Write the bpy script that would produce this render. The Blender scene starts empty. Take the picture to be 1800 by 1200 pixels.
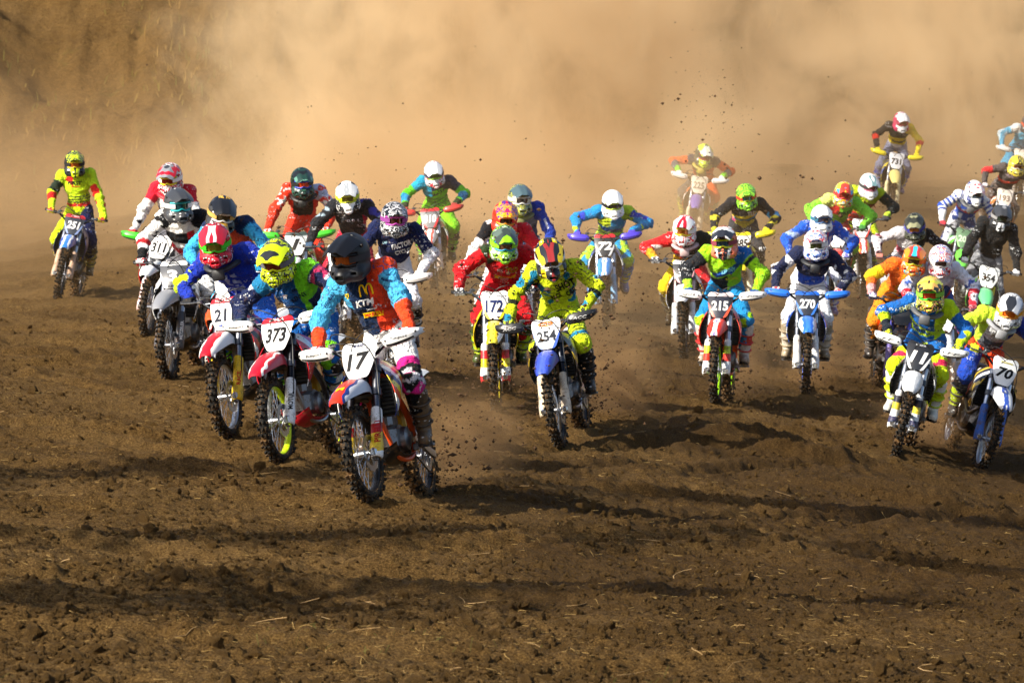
import bpy, bmesh, math, random
import numpy as np
from mathutils import Matrix, Vector
from mathutils.bvhtree import BVHTree

rng = np.random.default_rng(7)
random.seed(7)
SC = bpy.context.scene
COL = SC.collection
R = math.radians

# ------------------------------------------------------------------ camera
FPX, UW, VH, HORIZON, CAMZ = 7000.0, 1800.0, 1200.0, 130.0, 3.1
PITCH = math.atan((VH / 2 - HORIZON) / FPX)
cam_d = bpy.data.cameras.new('camera')
cam = bpy.data.objects.new('camera', cam_d)
COL.objects.link(cam)
cam.location = (0, 0, CAMZ)
cam.rotation_euler = (math.pi / 2 - PITCH, 0, 0)
cam_d.sensor_width = 36.0
cam_d.lens = FPX / UW * 36.0
cam_d.clip_start = 0.5
cam_d.clip_end = 2000
cam_d.dof.use_dof = True
cam_d.dof.focus_distance = 31.0
cam_d.dof.aperture_fstop = 8.0
SC.camera = cam

# ------------------------------------------------------------------ light
SUN_DIR = Vector((-0.66, -0.48, 0.54)).normalized()      # towards the sun
world = bpy.data.worlds.new('World')
SC.world = world
world.use_nodes = True
wn = world.node_tree.nodes
wl = world.node_tree.links
bg = wn['Background']
sky = wn.new('ShaderNodeTexSky')
sky.sky_type = 'NISHITA'
sky.sun_disc = False
sky.sun_elevation = math.asin(SUN_DIR.z)
sky.sun_rotation = math.atan2(SUN_DIR.x, SUN_DIR.y)
sky.air_density = 1.0
sky.dust_density = 3.0
wl.new(sky.outputs['Color'], bg.inputs['Color'])
bg.inputs['Strength'].default_value = 0.12
sun_d = bpy.data.lights.new('sun', 'SUN')
sun_d.energy = 5.0
sun_d.angle = R(0.55)
sun_d.color = (1.0, 0.93, 0.80)
sun = bpy.data.objects.new('sun', sun_d)
COL.objects.link(sun)
sun.rotation_euler = (-SUN_DIR).to_track_quat('-Z', 'Y').to_euler()

SC.view_settings.view_transform = 'Standard'
SC.view_settings.look = 'None'
SC.view_settings.exposure = 0.56
SC.view_settings.gamma = 1.0
SC.view_settings.use_curve_mapping = False
SC.render.engine = 'CYCLES'
cy = SC.cycles
cy.use_denoising = True
cy.use_adaptive_sampling = True
cy.adaptive_threshold = 0.01
cy.max_bounces = 8
cy.diffuse_bounces = 3
cy.glossy_bounces = 3
cy.transmission_bounces = 4
cy.transparent_max_bounces = 8
cy.volume_bounces = 4
cy.volume_step_rate = 1.0
cy.volume_max_steps = 256
cy.caustics_reflective = False
cy.caustics_refractive = False
cy.sample_clamp_indirect = 6.0

# ------------------------------------------------------------------ helpers
def C(h, a=1.0):
    h = h.lstrip('#')
    out = []
    for i in (0, 2, 4):
        c = int(h[i:i + 2], 16) / 255.0
        out.append(c / 12.92 if c <= 0.04045 else ((c + 0.055) / 1.055) ** 2.4)
    return (out[0], out[1], out[2], a)

def tag(o, label=None, cat=None, group=None, kind=None):
    if label: o['label'] = label
    if cat: o['category'] = cat
    if group: o['group'] = group
    if kind: o['kind'] = kind
    return o

def link(name, data, parent=None, mat=None):
    o = bpy.data.objects.new(name, data)
    COL.objects.link(o)
    if parent is not None:
        o.parent = parent
    if mat is not None and data is not None:
        if len(data.materials) == 0:
            data.materials.append(mat)
        o.material_slots[0].link = 'OBJECT'
        o.material_slots[0].material = mat
    return o

def mk_mesh(name, V, Fc, smooth=True, sharp=None):
    """fast mesh from a float array and an (n,k) int array or a list of faces"""
    me = bpy.data.meshes.new(name)
    V = np.asarray(V, dtype=np.float32)
    if isinstance(Fc, np.ndarray):
        n, k = Fc.shape
        me.vertices.add(len(V)); me.vertices.foreach_set('co', V.ravel())
        me.loops.add(n * k); me.loops.foreach_set('vertex_index', Fc.astype(np.int32).ravel())
        me.polygons.add(n)
        me.polygons.foreach_set('loop_start', np.arange(0, n * k, k, dtype=np.int32))
        me.update(calc_edges=True)
        me.validate()
    else:
        me.from_pydata([tuple(map(float, v)) for v in V], [], [list(map(int, f)) for f in Fc])
        me.update()
    me.polygons.foreach_set('use_smooth', [smooth] * len(me.polygons))
    if smooth and sharp:
        me.set_sharp_from_angle(angle=R(sharp))
    return me

def _h(ix, iy, iz, seed):
    n = (ix.astype(np.int64) * 374761393 + iy.astype(np.int64) * 668265263 + iz.astype(np.int64) * 1274126177 + seed * 974711) & 0xffffffff
    n = ((n ^ (n >> 13)) * 1274126177) & 0xffffffff
    n = n ^ (n >> 16)
    return (n & 0xffffff).astype(np.float32) / float(0x7fffff) - 1.0

def noise3(p, seed=0):
    p = np.asarray(p, dtype=np.float64)
    i = np.floor(p); f = (p - i).astype(np.float32); i = i.astype(np.int64)
    f = f * f * f * (f * (f * 6 - 15) + 10)
    r = 0
    for dx in (0, 1):
        wx = f[:, 0] if dx else 1 - f[:, 0]
        for dy in (0, 1):
            wy = f[:, 1] if dy else 1 - f[:, 1]
            for dz in (0, 1):
                wz = f[:, 2] if dz else 1 - f[:, 2]
                r = r + wx * wy * wz * _h(i[:, 0] + dx, i[:, 1] + dy, i[:, 2] + dz, seed)
    return r

def noise2(x, y, seed=0):
    ix = np.floor(x); iy = np.floor(y)
    fx = (x - ix); fy = (y - iy)
    fx = fx * fx * fx * (fx * (fx * 6 - 15) + 10); fy = fy * fy * fy * (fy * (fy * 6 - 15) + 10)
    ix = ix.astype(np.int64); iy = iy.astype(np.int64); z = np.zeros_like(ix)
    a = _h(ix, iy, z, seed); b = _h(ix + 1, iy, z, seed); c = _h(ix, iy + 1, z, seed); d = _h(ix + 1, iy + 1, z, seed)
    return (a * (1 - fx) + b * fx) * (1 - fy) + (c * (1 - fx) + d * fx) * fy

def sstep(a, b, x):
    t = np.clip((x - a) / (b - a), 0, 1)
    return t * t * (3 - 2 * t)

class MB:
    """collects shapes into one mesh"""
    def __init__(s): s.v = []; s.f = []
    def add(s, V, Fc):
        o = len(s.v); s.v.extend([tuple(map(float, p)) for p in V]); s.f.extend([[i + o for i in f] for f in Fc]); return s
    def tube(s, path, rad, n=8, cap=True, flat=1.0):
        P = [Vector(p) for p in path]
        m = len(P)
        rad = [rad] * m if isinstance(rad, (int, float)) else rad
        ref = Vector((0, 0, 1)) if abs((P[-1] - P[0]).normalized().z) < 0.9 else Vector((1, 0, 0))
        V = []
        for i, p in enumerate(P):
            t = (P[min(i + 1, m - 1)] - P[max(i - 1, 0)]).normalized()
            a = t.cross(ref).normalized(); b = t.cross(a).normalized()
            ref = a.cross(t).normalized() * -1 if False else ref
            for k in range(n):
                q = 2 * math.pi * k / n
                V.append(p + (a * math.cos(q) + b * math.sin(q) * flat) * rad[i])
        Fc = []
        for i in range(m - 1):
            for k in range(n):
                Fc.append([i * n + k, i * n + (k + 1) % n, (i + 1) * n + (k + 1) % n, (i + 1) * n + k])
        if cap:
            Fc.append(list(range(n))[::-1]); Fc.append([(m - 1) * n + k for k in range(n)])
        return s.add(V, Fc)
    def box(s, c, d, bev=0.0, rot=None, taper=1.0):
        hx, hy, hz = d[0] / 2, d[1] / 2, d[2] / 2
        b = min(bev, hx * .8, hy * .8, hz * .8)
        if b <= 0:
            V = [(x * hx, y * hy, z * hz) for z in (-1, 1) for x, y in ((-1, -1), (1, -1), (1, 1), (-1, 1))]
            Fc = [[3, 2, 1, 0], [4, 5, 6, 7], [0, 1, 5, 4], [1, 2, 6, 5], [2, 3, 7, 6], [3, 0, 4, 7]]
        else:
            V = []
            for z, sh in ((-hz, 1), (-hz + b, 0), (hz - b, 0), (hz, 1)):
                kx = hx - (b if sh else 0); ky = hy - (b if sh else 0)
                c2 = b if not sh else b * .5
                for px, py in ((-kx + c2, -ky), (kx - c2, -ky), (kx, -ky + c2), (kx, ky - c2), (kx - c2, ky), (-kx + c2, ky), (-kx, ky - c2), (-kx, -ky + c2)):
                    V.append((px, py, z))
            Fc = [list(range(8))[::-1], [24 + i for i in range(8)]]
            for r_ in range(3):
                for k in range(8):
                    Fc.append([r_ * 8 + k, r_ * 8 + (k + 1) % 8, r_ * 8 + 8 + (k + 1) % 8, r_ * 8 + 8 + k])
        M = rot.to_3x3() if rot is not None else None
        out = []
        for p in V:
            p = Vector(p)
            if taper != 1.0:
                k = 1 + (taper - 1) * (p.z / d[2] + .5); p.x *= k; p.y *= k
            if M is not None: p = M @ p
            out.append(p + Vector(c))
        return s.add(out, Fc)
    def lathe_x(s, c, prof, n=32, closed=False):
        """profile of (x, r) revolved about the x axis through c"""
        V = []; m = len(prof)
        for k in range(n):
            q = 2 * math.pi * k / n
            for x, r_ in prof:
                V.append((c[0] + x, c[1] + r_ * math.cos(q), c[2] + r_ * math.sin(q)))
        Fc = []
        for k in range(n):
            k2 = (k + 1) % n
            for i in range(m if closed else m - 1):
                i2 = (i + 1) % m
                Fc.append([k * m + i, k * m + i2, k2 * m + i2, k2 * m + i])
        return s.add(V, Fc)
    def sheet(s, G, th):
        """closed thick sheet from a grid of points"""
        G = np.asarray(G, float); n, m, _ = G.shape
        du = np.gradient(G, axis=0); dv = np.gradient(G, axis=1)
        N = np.cross(du, dv); N /= (np.linalg.norm(N, axis=2, keepdims=True) + 1e-9)
        V = np.concatenate([(G + N * th / 2).reshape(-1, 3), (G - N * th / 2).reshape(-1, 3)])
        o = n * m; Fc = []
        for i in range(n - 1):
            for j in range(m - 1):
                a, b, c, d = i * m + j, (i + 1) * m + j, (i + 1) * m + j + 1, i * m + j + 1
                Fc.append([a, b, c, d]); Fc.append([o + d, o + c, o + b, o + a])
        ring = [(0, j) for j in range(m)] + [(i, m - 1) for i in range(1, n)] + [(n - 1, j) for j in range(m - 2, -1, -1)] + [(i, 0) for i in range(n - 2, 0, -1)]
        ids = [i * m + j for i, j in ring]
        for k in range(len(ids)):
            a, b = ids[k], ids[(k + 1) % len(ids)]
            Fc.append([a, b, o + b, o + a])
        return s.add(V, Fc)
    def loft(s, secs, cap=True):
        n = len(secs[0]); V = [p for q in secs for p in q]; Fc = []
        for i in range(len(secs) - 1):
            for k in range(n):
                Fc.append([i * n + k, i * n + (k + 1) % n, (i + 1) * n + (k + 1) % n, (i + 1) * n + k])
        if cap:
            Fc.append(list(range(n))[::-1]); Fc.append([(len(secs) - 1) * n + k for k in range(n)])
        return s.add(V, Fc)
    def mesh(s, name, sharp=35):
        me = mk_mesh(name, s.v, s.f, True, None)
        bm = bmesh.new(); bm.from_mesh(me)
        bmesh.ops.recalc_face_normals(bm, faces=bm.faces)
        bm.to_mesh(me); bm.free()
        me.polygons.foreach_set('use_smooth', [True] * len(me.polygons))
        me.set_sharp_from_angle(angle=R(sharp))
        return me

def cat_rom(P, k):
    """Catmull-Rom upsampling of points along axis 0"""
    P = np.asarray(P, float); n = len(P)
    E = np.concatenate([[2 * P[0] - P[1]], P, [2 * P[-1] - P[-2]]]); out = []
    for i in range(n - 1):
        p0, p1, p2, p3 = E[i], E[i + 1], E[i + 2], E[i + 3]
        for j in range(k):
            t = j / k
            out.append(.5 * (2 * p1 + (p2 - p0) * t + (2 * p0 - 5 * p1 + 4 * p2 - p3) * t * t + (3 * p1 - p0 - 3 * p2 + p3) * t ** 3))
    out.append(P[-1])
    return np.array(out)

def smooth_grid(G, k1=4, k2=4):
    G = cat_rom(np.asarray(G, float), k1)
    return np.swapaxes(cat_rom(np.swapaxes(G, 0, 1), k2), 0, 1)

def surf_nets(f, org, h):
    """surface of f > 0 on a regular grid"""
    s = f > 0
    nx, ny, nz = f.shape
    c = np.zeros((nx - 1, ny - 1, nz - 1), np.int8)
    for a in (0, 1):
        for b in (0, 1):
            for d in (0, 1):
                c += s[a:nx - 1 + a, b:ny - 1 + b, d:nz - 1 + d]
    act = (c > 0) & (c < 8)
    I = np.argwhere(act)
    vid = np.full(act.shape, -1, np.int64); vid[act] = np.arange(len(I))
    acc = np.zeros((len(I), 3)); cnt = np.zeros(len(I))
    cor = [(a, b, d) for a in (0, 1) for b in (0, 1) for d in (0, 1)]
    val = {q: f[I[:, 0] + q[0], I[:, 1] + q[1], I[:, 2] + q[2]] for q in cor}
    for q in cor:
        for ax in range(3):
            if q[ax] == 0:
                q2 = list(q); q2[ax] = 1; q2 = tuple(q2)
                f0, f1 = val[q], val[q2]
                m = (f0 > 0) != (f1 > 0)
                t = f0[m] / (f0[m] - f1[m])
                p = np.tile(np.array(q, float), (m.sum(), 1)); p[:, ax] += t
                acc[m] += p; cnt[m] += 1
    V = org + (I + acc / cnt[:, None]) * h
    Q = []
    for ax in range(3):
        sl0 = [slice(None)] * 3; sl1 = [slice(None)] * 3
        sl0[ax] = slice(0, -1); sl1[ax] = slice(1, None)
        a0, a1 = s[tuple(sl0)], s[tuple(sl1)]
        b, d = [(1, 2), (2, 0), (0, 1)][ax]
        for sign in (0, 1):
            E_ = np.argwhere((a0 & ~a1) if sign == 0 else (~a0 & a1))
            ok = (E_[:, b] > 0) & (E_[:, d] > 0) & (E_[:, b] < f.shape[b] - 1) & (E_[:, d] < f.shape[d] - 1)
            E_ = E_[ok]
            def cell(db, dd):
                K = E_.copy(); K[:, b] += db; K[:, d] += dd
                return vid[K[:, 0], K[:, 1], K[:, 2]]
            q = np.stack([cell(-1, -1), cell(0, -1), cell(0, 0), cell(-1, 0)], 1)
            Q.append(q if sign == 0 else q[:, ::-1])
    return V, np.concatenate(Q)

def vert_normals(V, Q):
    a = V[Q[:, 2]] - V[Q[:, 0]]; b = V[Q[:, 3]] - V[Q[:, 1]]
    n = np.cross(a, b); N = np.zeros_like(V)
    for k in range(4):
        for j in range(3):
            N[:, j] += np.bincount(Q[:, k], n[:, j], len(V))
    return N / (np.linalg.norm(N, axis=1, keepdims=True) + 1e-12)

# signed distance pieces: each returns (distance, parameter) for points p (n,3)
def d_cone(p, a, b, ra, rb):
    ba = b - a; L = np.dot(ba, ba) + 1e-9
    t = np.clip(((p - a) @ ba) / L, 0, 1)
    return np.linalg.norm(p - a - t[:, None] * ba, axis=1) - (ra + (rb - ra) * t), t
def d_ell(p, c, Rm, r):
    q = (p - c) @ Rm
    k0 = np.linalg.norm(q / r, axis=1); k1 = np.linalg.norm(q / (r * r), axis=1) + 1e-9
    return k0 * (k0 - 1) / k1, k0

def sdf_mesh(prims, h, k=0.016, cut=None):
    """prims: list of ('c', a, b, ra, rb) or ('e', centre, rot, radii); smooth union -> vertices, quads"""
    lo = np.array([9e9] * 3); hi = -lo; bb = []
    for q in prims:
        if q[0] == 'c':
            r = max(q[3], q[4]); l = np.minimum(q[1], q[2]) - r; u = np.maximum(q[1], q[2]) + r
        else:
            r = max(q[3]); l = q[1] - r; u = q[1] + r
        bb.append((l, u)); lo = np.minimum(lo, l); hi = np.maximum(hi, u)
    lo = lo - 4 * h - 2 * k; hi = hi + 4 * h + 2 * k
    n = np.ceil((hi - lo) / h).astype(int) + 1
    Ef = np.zeros(n, np.float32)
    for q, (l, u) in zip(prims, bb):
        i0 = np.maximum(np.floor((l - 5 * k - lo) / h).astype(int), 0); i1 = np.minimum(np.ceil((u + 5 * k - lo) / h).astype(int) + 1, n)
        g = np.stack(np.meshgrid(*[np.arange(i0[j], i1[j]) for j in range(3)], indexing='ij'), -1).reshape(-1, 3) * h + lo
        g = g.astype(np.float32)
        d = d_cone(g, q[1].astype(np.float32), q[2].astype(np.float32), q[3], q[4])[0] if q[0] == 'c' else d_ell(g, q[1].astype(np.float32), q[2].astype(np.float32), np.asarray(q[3], np.float32))[0]
        Ef[i0[0]:i1[0], i0[1]:i1[1], i0[2]:i1[2]] += np.exp(np.clip(-d / k, -20, 14)).reshape(i1 - i0)
    f = np.log(Ef + 1e-7) * k
    if cut is not None:
        g = np.stack(np.meshgrid(*[np.arange(n[j]) for j in range(3)], indexing='ij'), -1).reshape(-1, 3) * h + lo
        f = np.minimum(f, cut(g).reshape(f.shape))
    f[0] = f[-1] = -1; f[:, 0] = f[:, -1] = -1; f[:, :, 0] = f[:, :, -1] = -1
    return surf_nets(f, lo, h)

A3 = lambda *v: np.array(v, float)

# text: outlines of the built-in font as flat triangles, cached
_tx = {}
def text_geo(s, bold=0.02, shear=0.0, spacing=1.0):
    key = (s, bold, shear, spacing)
    if key not in _tx:
        cu = bpy.data.curves.new('lettering', 'FONT')
        cu.body = s; cu.size = 1.0; cu.offset = bold; cu.shear = shear; cu.resolution_u = 2
        cu.align_x = 'CENTER'; cu.space_character = spacing
        o = bpy.data.objects.new('lettering', cu); COL.objects.link(o)
        dg = bpy.context.evaluated_depsgraph_get(); dg.update()
        me = bpy.data.meshes.new_from_object(o.evaluated_get(dg))
        bm = bmesh.new(); bm.from_mesh(me)
        bmesh.ops.triangulate(bm, faces=bm.faces)
        for _ in range(3):
            lg = [e for e in bm.edges if e.calc_length() > .28]
            if lg:
                bmesh.ops.subdivide_edges(bm, edges=lg, cuts=1)
                bmesh.ops.triangulate(bm, faces=bm.faces)
        bm.verts.index_update()
        V = np.array([v.co[:] for v in bm.verts]).reshape(-1, 3)
        Fc = [[v.index for v in f.verts] for f in bm.faces]
        bm.free(); bpy.data.meshes.remove(me)
        bpy.data.objects.remove(o); bpy.data.curves.remove(cu)
        lo, hi = V.min(0), V.max(0)
        V = V - (lo + hi) / 2
        V = V / (hi[1] - lo[1])
        _tx[key] = (V, Fc)
    return _tx[key]

def wrap_text(name, s, parent, mat, bvh, org, xd, ud, cast, size, off=0.003, bold=0.02, shear=0.0, width=None, maxd=0.35, shift=None, spacing=1.0):
    """flat print: letters laid onto the surface that bvh holds"""
    V, Fc = text_geo(s, bold, shear, spacing)
    sx = size if width is None else width / (V[:, 0].max() - V[:, 0].min())
    org, xd, ud, cast = Vector(org), Vector(xd), Vector(ud), Vector(cast).normalized()
    out = []
    for v in V:
        p = org + xd * float(v[0] * sx) + ud * float(v[1] * size)
        h, n, i, d = bvh.ray_cast(p - cast * maxd, cast, 2 * maxd)
        out.append((h if h is not None else p) - cast * off)
    if shift is not None:
        out = [p - Vector(shift) for p in out]
    me = mk_mesh(name, out, Fc, False)
    return link(name, me, parent, mat)

def bvh_of(me):
    return BVHTree.FromPolygons([v.co[:] for v in me.vertices], [p.vertices[:] for p in me.polygons])

# ------------------------------------------------------------------ materials
DIRT = C('#7a5a34')
def nmat(name, rough=0.5, spec=0.4, metal=0.0):
    m = bpy.data.materials.new(name); m.use_nodes = True
    nt = m.node_tree
    b = nt.nodes['Principled BSDF']
    b.inputs['Roughness'].default_value = rough
    b.inputs['Metallic'].default_value = metal
    b.inputs['Specular IOR Level'].default_value = spec
    return m, nt.nodes, nt.links, b

def N(nodes, links, typ, ins=None, **kw):
    n = nodes.new(typ)
    for k, v in kw.items(): setattr(n, k, v)
    for k, v in (ins or {}).items():
        if hasattr(v, 'is_output') or isinstance(v, bpy.types.NodeSocket): links.new(v, n.inputs[k])
        else: n.inputs[k].default_value = v
    return n

def math_n(nodes, links, op, a, b=None, c=None, clamp=False):
    n = nodes.new('ShaderNodeMath'); n.operation = op; n.use_clamp = clamp
    for i, v in enumerate((a, b, c)):
        if v is None: continue
        if isinstance(v, bpy.types.NodeSocket): links.new(v, n.inputs[i])
        else: n.inputs[i].default_value = v
    return n.outputs[0]

def mix_c(nodes, links, f, a, b):
    n = nodes.new('ShaderNodeMix'); n.data_type = 'RGBA'
    for i, v in ((0, f), (6, a), (7, b)):
        if isinstance(v, bpy.types.NodeSocket): links.new(v, n.inputs[i])
        else: n.inputs[i].default_value = v
    return n.outputs[2]

def dirty(nodes, links, b, col, dirt=0.3, scale=14.0, bump=0.1, bscale=60.0, rough=0.45):
    """col socket or rgba -> splashed with dry soil; also roughens where dirty"""
    tc = N(nodes, links, 'ShaderNodeTexCoord')
    n1 = N(nodes, links, 'ShaderNodeTexNoise', {'Vector': tc.outputs['Object'], 'Scale': scale, 'Detail': 6.0, 'Roughness': 0.7})
    lo = 0.78 - dirt * 0.55
    mr = N(nodes, links, 'ShaderNodeMapRange', {'Value': n1.outputs['Fac'], 'From Min': lo, 'From Max': lo + 0.16, 'To Min': 0.0, 'To Max': min(1.0, 0.35 + dirt)})
    f = mr.outputs[0]
    if dirt > 0.1:      # spatter of small mud drops
        vs = N(nodes, links, 'ShaderNodeTexVoronoi', {'Vector': tc.outputs['Object'], 'Scale': 75.0})
        vr = N(nodes, links, 'ShaderNodeSeparateColor', {0: vs.outputs['Color']})
        dot = math_n(nodes, links, 'LESS_THAN', vs.outputs['Distance'], math_n(nodes, links, 'MULTIPLY', math_n(nodes, links, 'SUBTRACT', vr.outputs[0], 0.86 - dirt * 0.7), 0.75))
        f = math_n(nodes, links, 'MAXIMUM', f, math_n(nodes, links, 'MULTIPLY', dot, 0.75))
    links.new(mix_c(nodes, links, f, col, DIRT), b.inputs['Base Color'])
    rr = math_n(nodes, links, 'MULTIPLY_ADD', f, 0.9 - rough, rough, clamp=True)
    links.new(rr, b.inputs['Roughness'])
    if bump > 0:
        n2 = N(nodes, links, 'ShaderNodeTexNoise', {'Vector': tc.outputs['Object'], 'Scale': bscale, 'Detail': 3.0})
        bp = N(nodes, links, 'ShaderNodeBump', {'Height': n2.outputs['Fac'], 'Strength': bump, 'Distance': 0.01})
        links.new(bp.outputs[0], b.inputs['Normal'])
    return tc

_mc = {}
def plastic(col, dirt=0.34, rough=0.32, metal=0.0, spec=0.5, key='plastic'):
    k = (key, col, dirt, rough, metal)
    if k not in _mc:
        m, n, l, b = nmat(key, rough, spec, metal)
        dirty(n, l, b, C(col), dirt, rough=rough, bump=0.05)
        _mc[k] = m
    return _mc[k]

def metal(col='#b8bac0', rough=0.3, dirt=0.25):
    return plastic(col, dirt, rough, 1.0, 0.5, 'metal')

def flat(col, rough=0.6):
    k = ('print', col)
    if k not in _mc:
        m, n, l, b = nmat('print', rough, 0.2); dirty(n, l, b, C(col), 0.15, scale=30, bump=0, rough=rough); _mc[k] = m
    return _mc[k]

def pattern(name, cols, kind, rough=0.3, dirt=0.12, scale=1.0, seed=0.0):
    """several flat colours laid out in the object's own coordinates: helmet shells, shrouds, boots"""
    k = ('pat', name, tuple(cols), kind, scale, seed)
    if k in _mc: return _mc[k]
    m, n, l, b = nmat(name, rough, 0.5)
    tc = N(n, l, 'ShaderNodeTexCoord')
    sp = N(n, l, 'ShaderNodeSeparateXYZ', {0: tc.outputs['Object']})
    ax = math_n(n, l, 'ABSOLUTE', sp.outputs[0])
    cb = N(n, l, 'ShaderNodeCombineXYZ', {0: ax, 1: sp.outputs[1], 2: sp.outputs[2]})
    off = N(n, l, 'ShaderNodeVectorMath', {0: cb.outputs[0], 1: (seed, seed * 1.7, seed * .6)}, operation='ADD')
    if kind == 'plain':
        col = C(cols[0])
    else:
        if kind == 'stripe':      # bands running front to back
            nz = N(n, l, 'ShaderNodeTexNoise', {'Vector': off.outputs[0], 'Scale': 7.0 * scale, 'Detail': 0.0})
            f = math_n(n, l, 'MULTIPLY_ADD', ax, 6.5 * scale, math_n(n, l, 'MULTIPLY', nz.outputs['Fac'], 0.45))
        elif kind == 'camo':
            nz = N(n, l, 'ShaderNodeTexNoise', {'Vector': off.outputs[0], 'Scale': 17.0 * scale, 'Detail': 1.0, 'Distortion': 1.2})
            f = math_n(n, l, 'MULTIPLY_ADD', nz.outputs['Fac'], 2.2, -0.6)
        elif kind == 'shard':
            vo = N(n, l, 'ShaderNodeTexVoronoi', {'Vector': off.outputs[0], 'Scale': 12.0 * scale, 'Randomness': 1.0})
            sv = N(n, l, 'ShaderNodeSeparateColor', {0: vo.outputs['Color']})
            f = sv.outputs[0]
        elif kind == 'slash':     # slanting bands on body panels
            t = math_n(n, l, 'MULTIPLY_ADD', sp.outputs[1], 2.6 * scale, math_n(n, l, 'MULTIPLY', sp.outputs[2], 3.2 * scale))
            f = math_n(n, l, 'FRACT', math_n(n, l, 'ADD', t, seed))
        elif kind == 'height':    # bands one above the other
            f = math_n(n, l, 'MULTIPLY_ADD', sp.outputs[2], 2.2 * scale, seed)
        cr = N(n, l, 'ShaderNodeValToRGB', {0: f})
        cr.color_ramp.interpolation = 'CONSTANT'
        el = cr.color_ramp.elements
        el[0].position = 0.0; el[0].color = C(cols[0])
        el[1].position = 1.0 / len(cols); el[1].color = C(cols[1])
        for i in range(2, len(cols)):
            e = el.new(i / len(cols)); e.color = C(cols[i])
        col = cr.outputs[0]
        busy = 1.0 if name in ('helmet_shell', 'radiator_shroud', 'boot') else 0.0
        # small angular marks of the printed graphics over the large fields
        vo2 = N(n, l, 'ShaderNodeTexVoronoi', {'Vector': N(n, l, 'ShaderNodeVectorMath', {0: off.outputs[0], 1: (1.0, 1.0, 1.9)}, operation='MULTIPLY').outputs[0], 'Scale': 40.0, 'Randomness': 1.0})
        sv2 = N(n, l, 'ShaderNodeSeparateColor', {0: vo2.outputs['Color']})
        mk = math_n(n, l, 'MULTIPLY', math_n(n, l, 'GREATER_THAN', sv2.outputs[0], 0.80 if busy else 2.0), math_n(n, l, 'LESS_THAN', vo2.outputs['Distance'], 0.42))
        col = mix_c(n, l, mk, col, mix_c(n, l, math_n(n, l, 'GREATER_THAN', sv2.outputs[1], 0.5), C(cols[-1]), C('#e4e4e2') if seed * 10 % 2 < 1 else C('#1a1b1e')))
    dirty(n, l, b, col, dirt, scale=18, rough=rough, bump=0.03)
    _mc[k] = m
    return m

def plate_mat(bg_, band, band2=None):
    k = ('plate', bg_, band, band2)
    if k in _mc: return _mc[k]
    m, n, l, b = nmat('number_plate', 0.35, 0.5)
    tc = N(n, l, 'ShaderNodeTexCoord')
    sp = N(n, l, 'ShaderNodeSeparateXYZ', {0: tc.outputs['Object']})
    col = C(bg_)
    if band2:
        # slanted panel edges left and right of the number
        e = math_n(n, l, 'MULTIPLY_ADD', sp.outputs[2], 0.55, -0.435)
        f = math_n(n, l, 'GREATER_THAN', math_n(n, l, 'ABSOLUTE', sp.outputs[0]), e)
        col = mix_c(n, l, f, col, C(band2))
    if band:
        f = math_n(n, l, 'GREATER_THAN', sp.outputs[2], 1.082)
        col = mix_c(n, l, f, col, C(band))
    dirty(n, l, b, col, 0.2, rough=0.35, bump=0.02)
    _mc[k] = m
    return m

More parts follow.
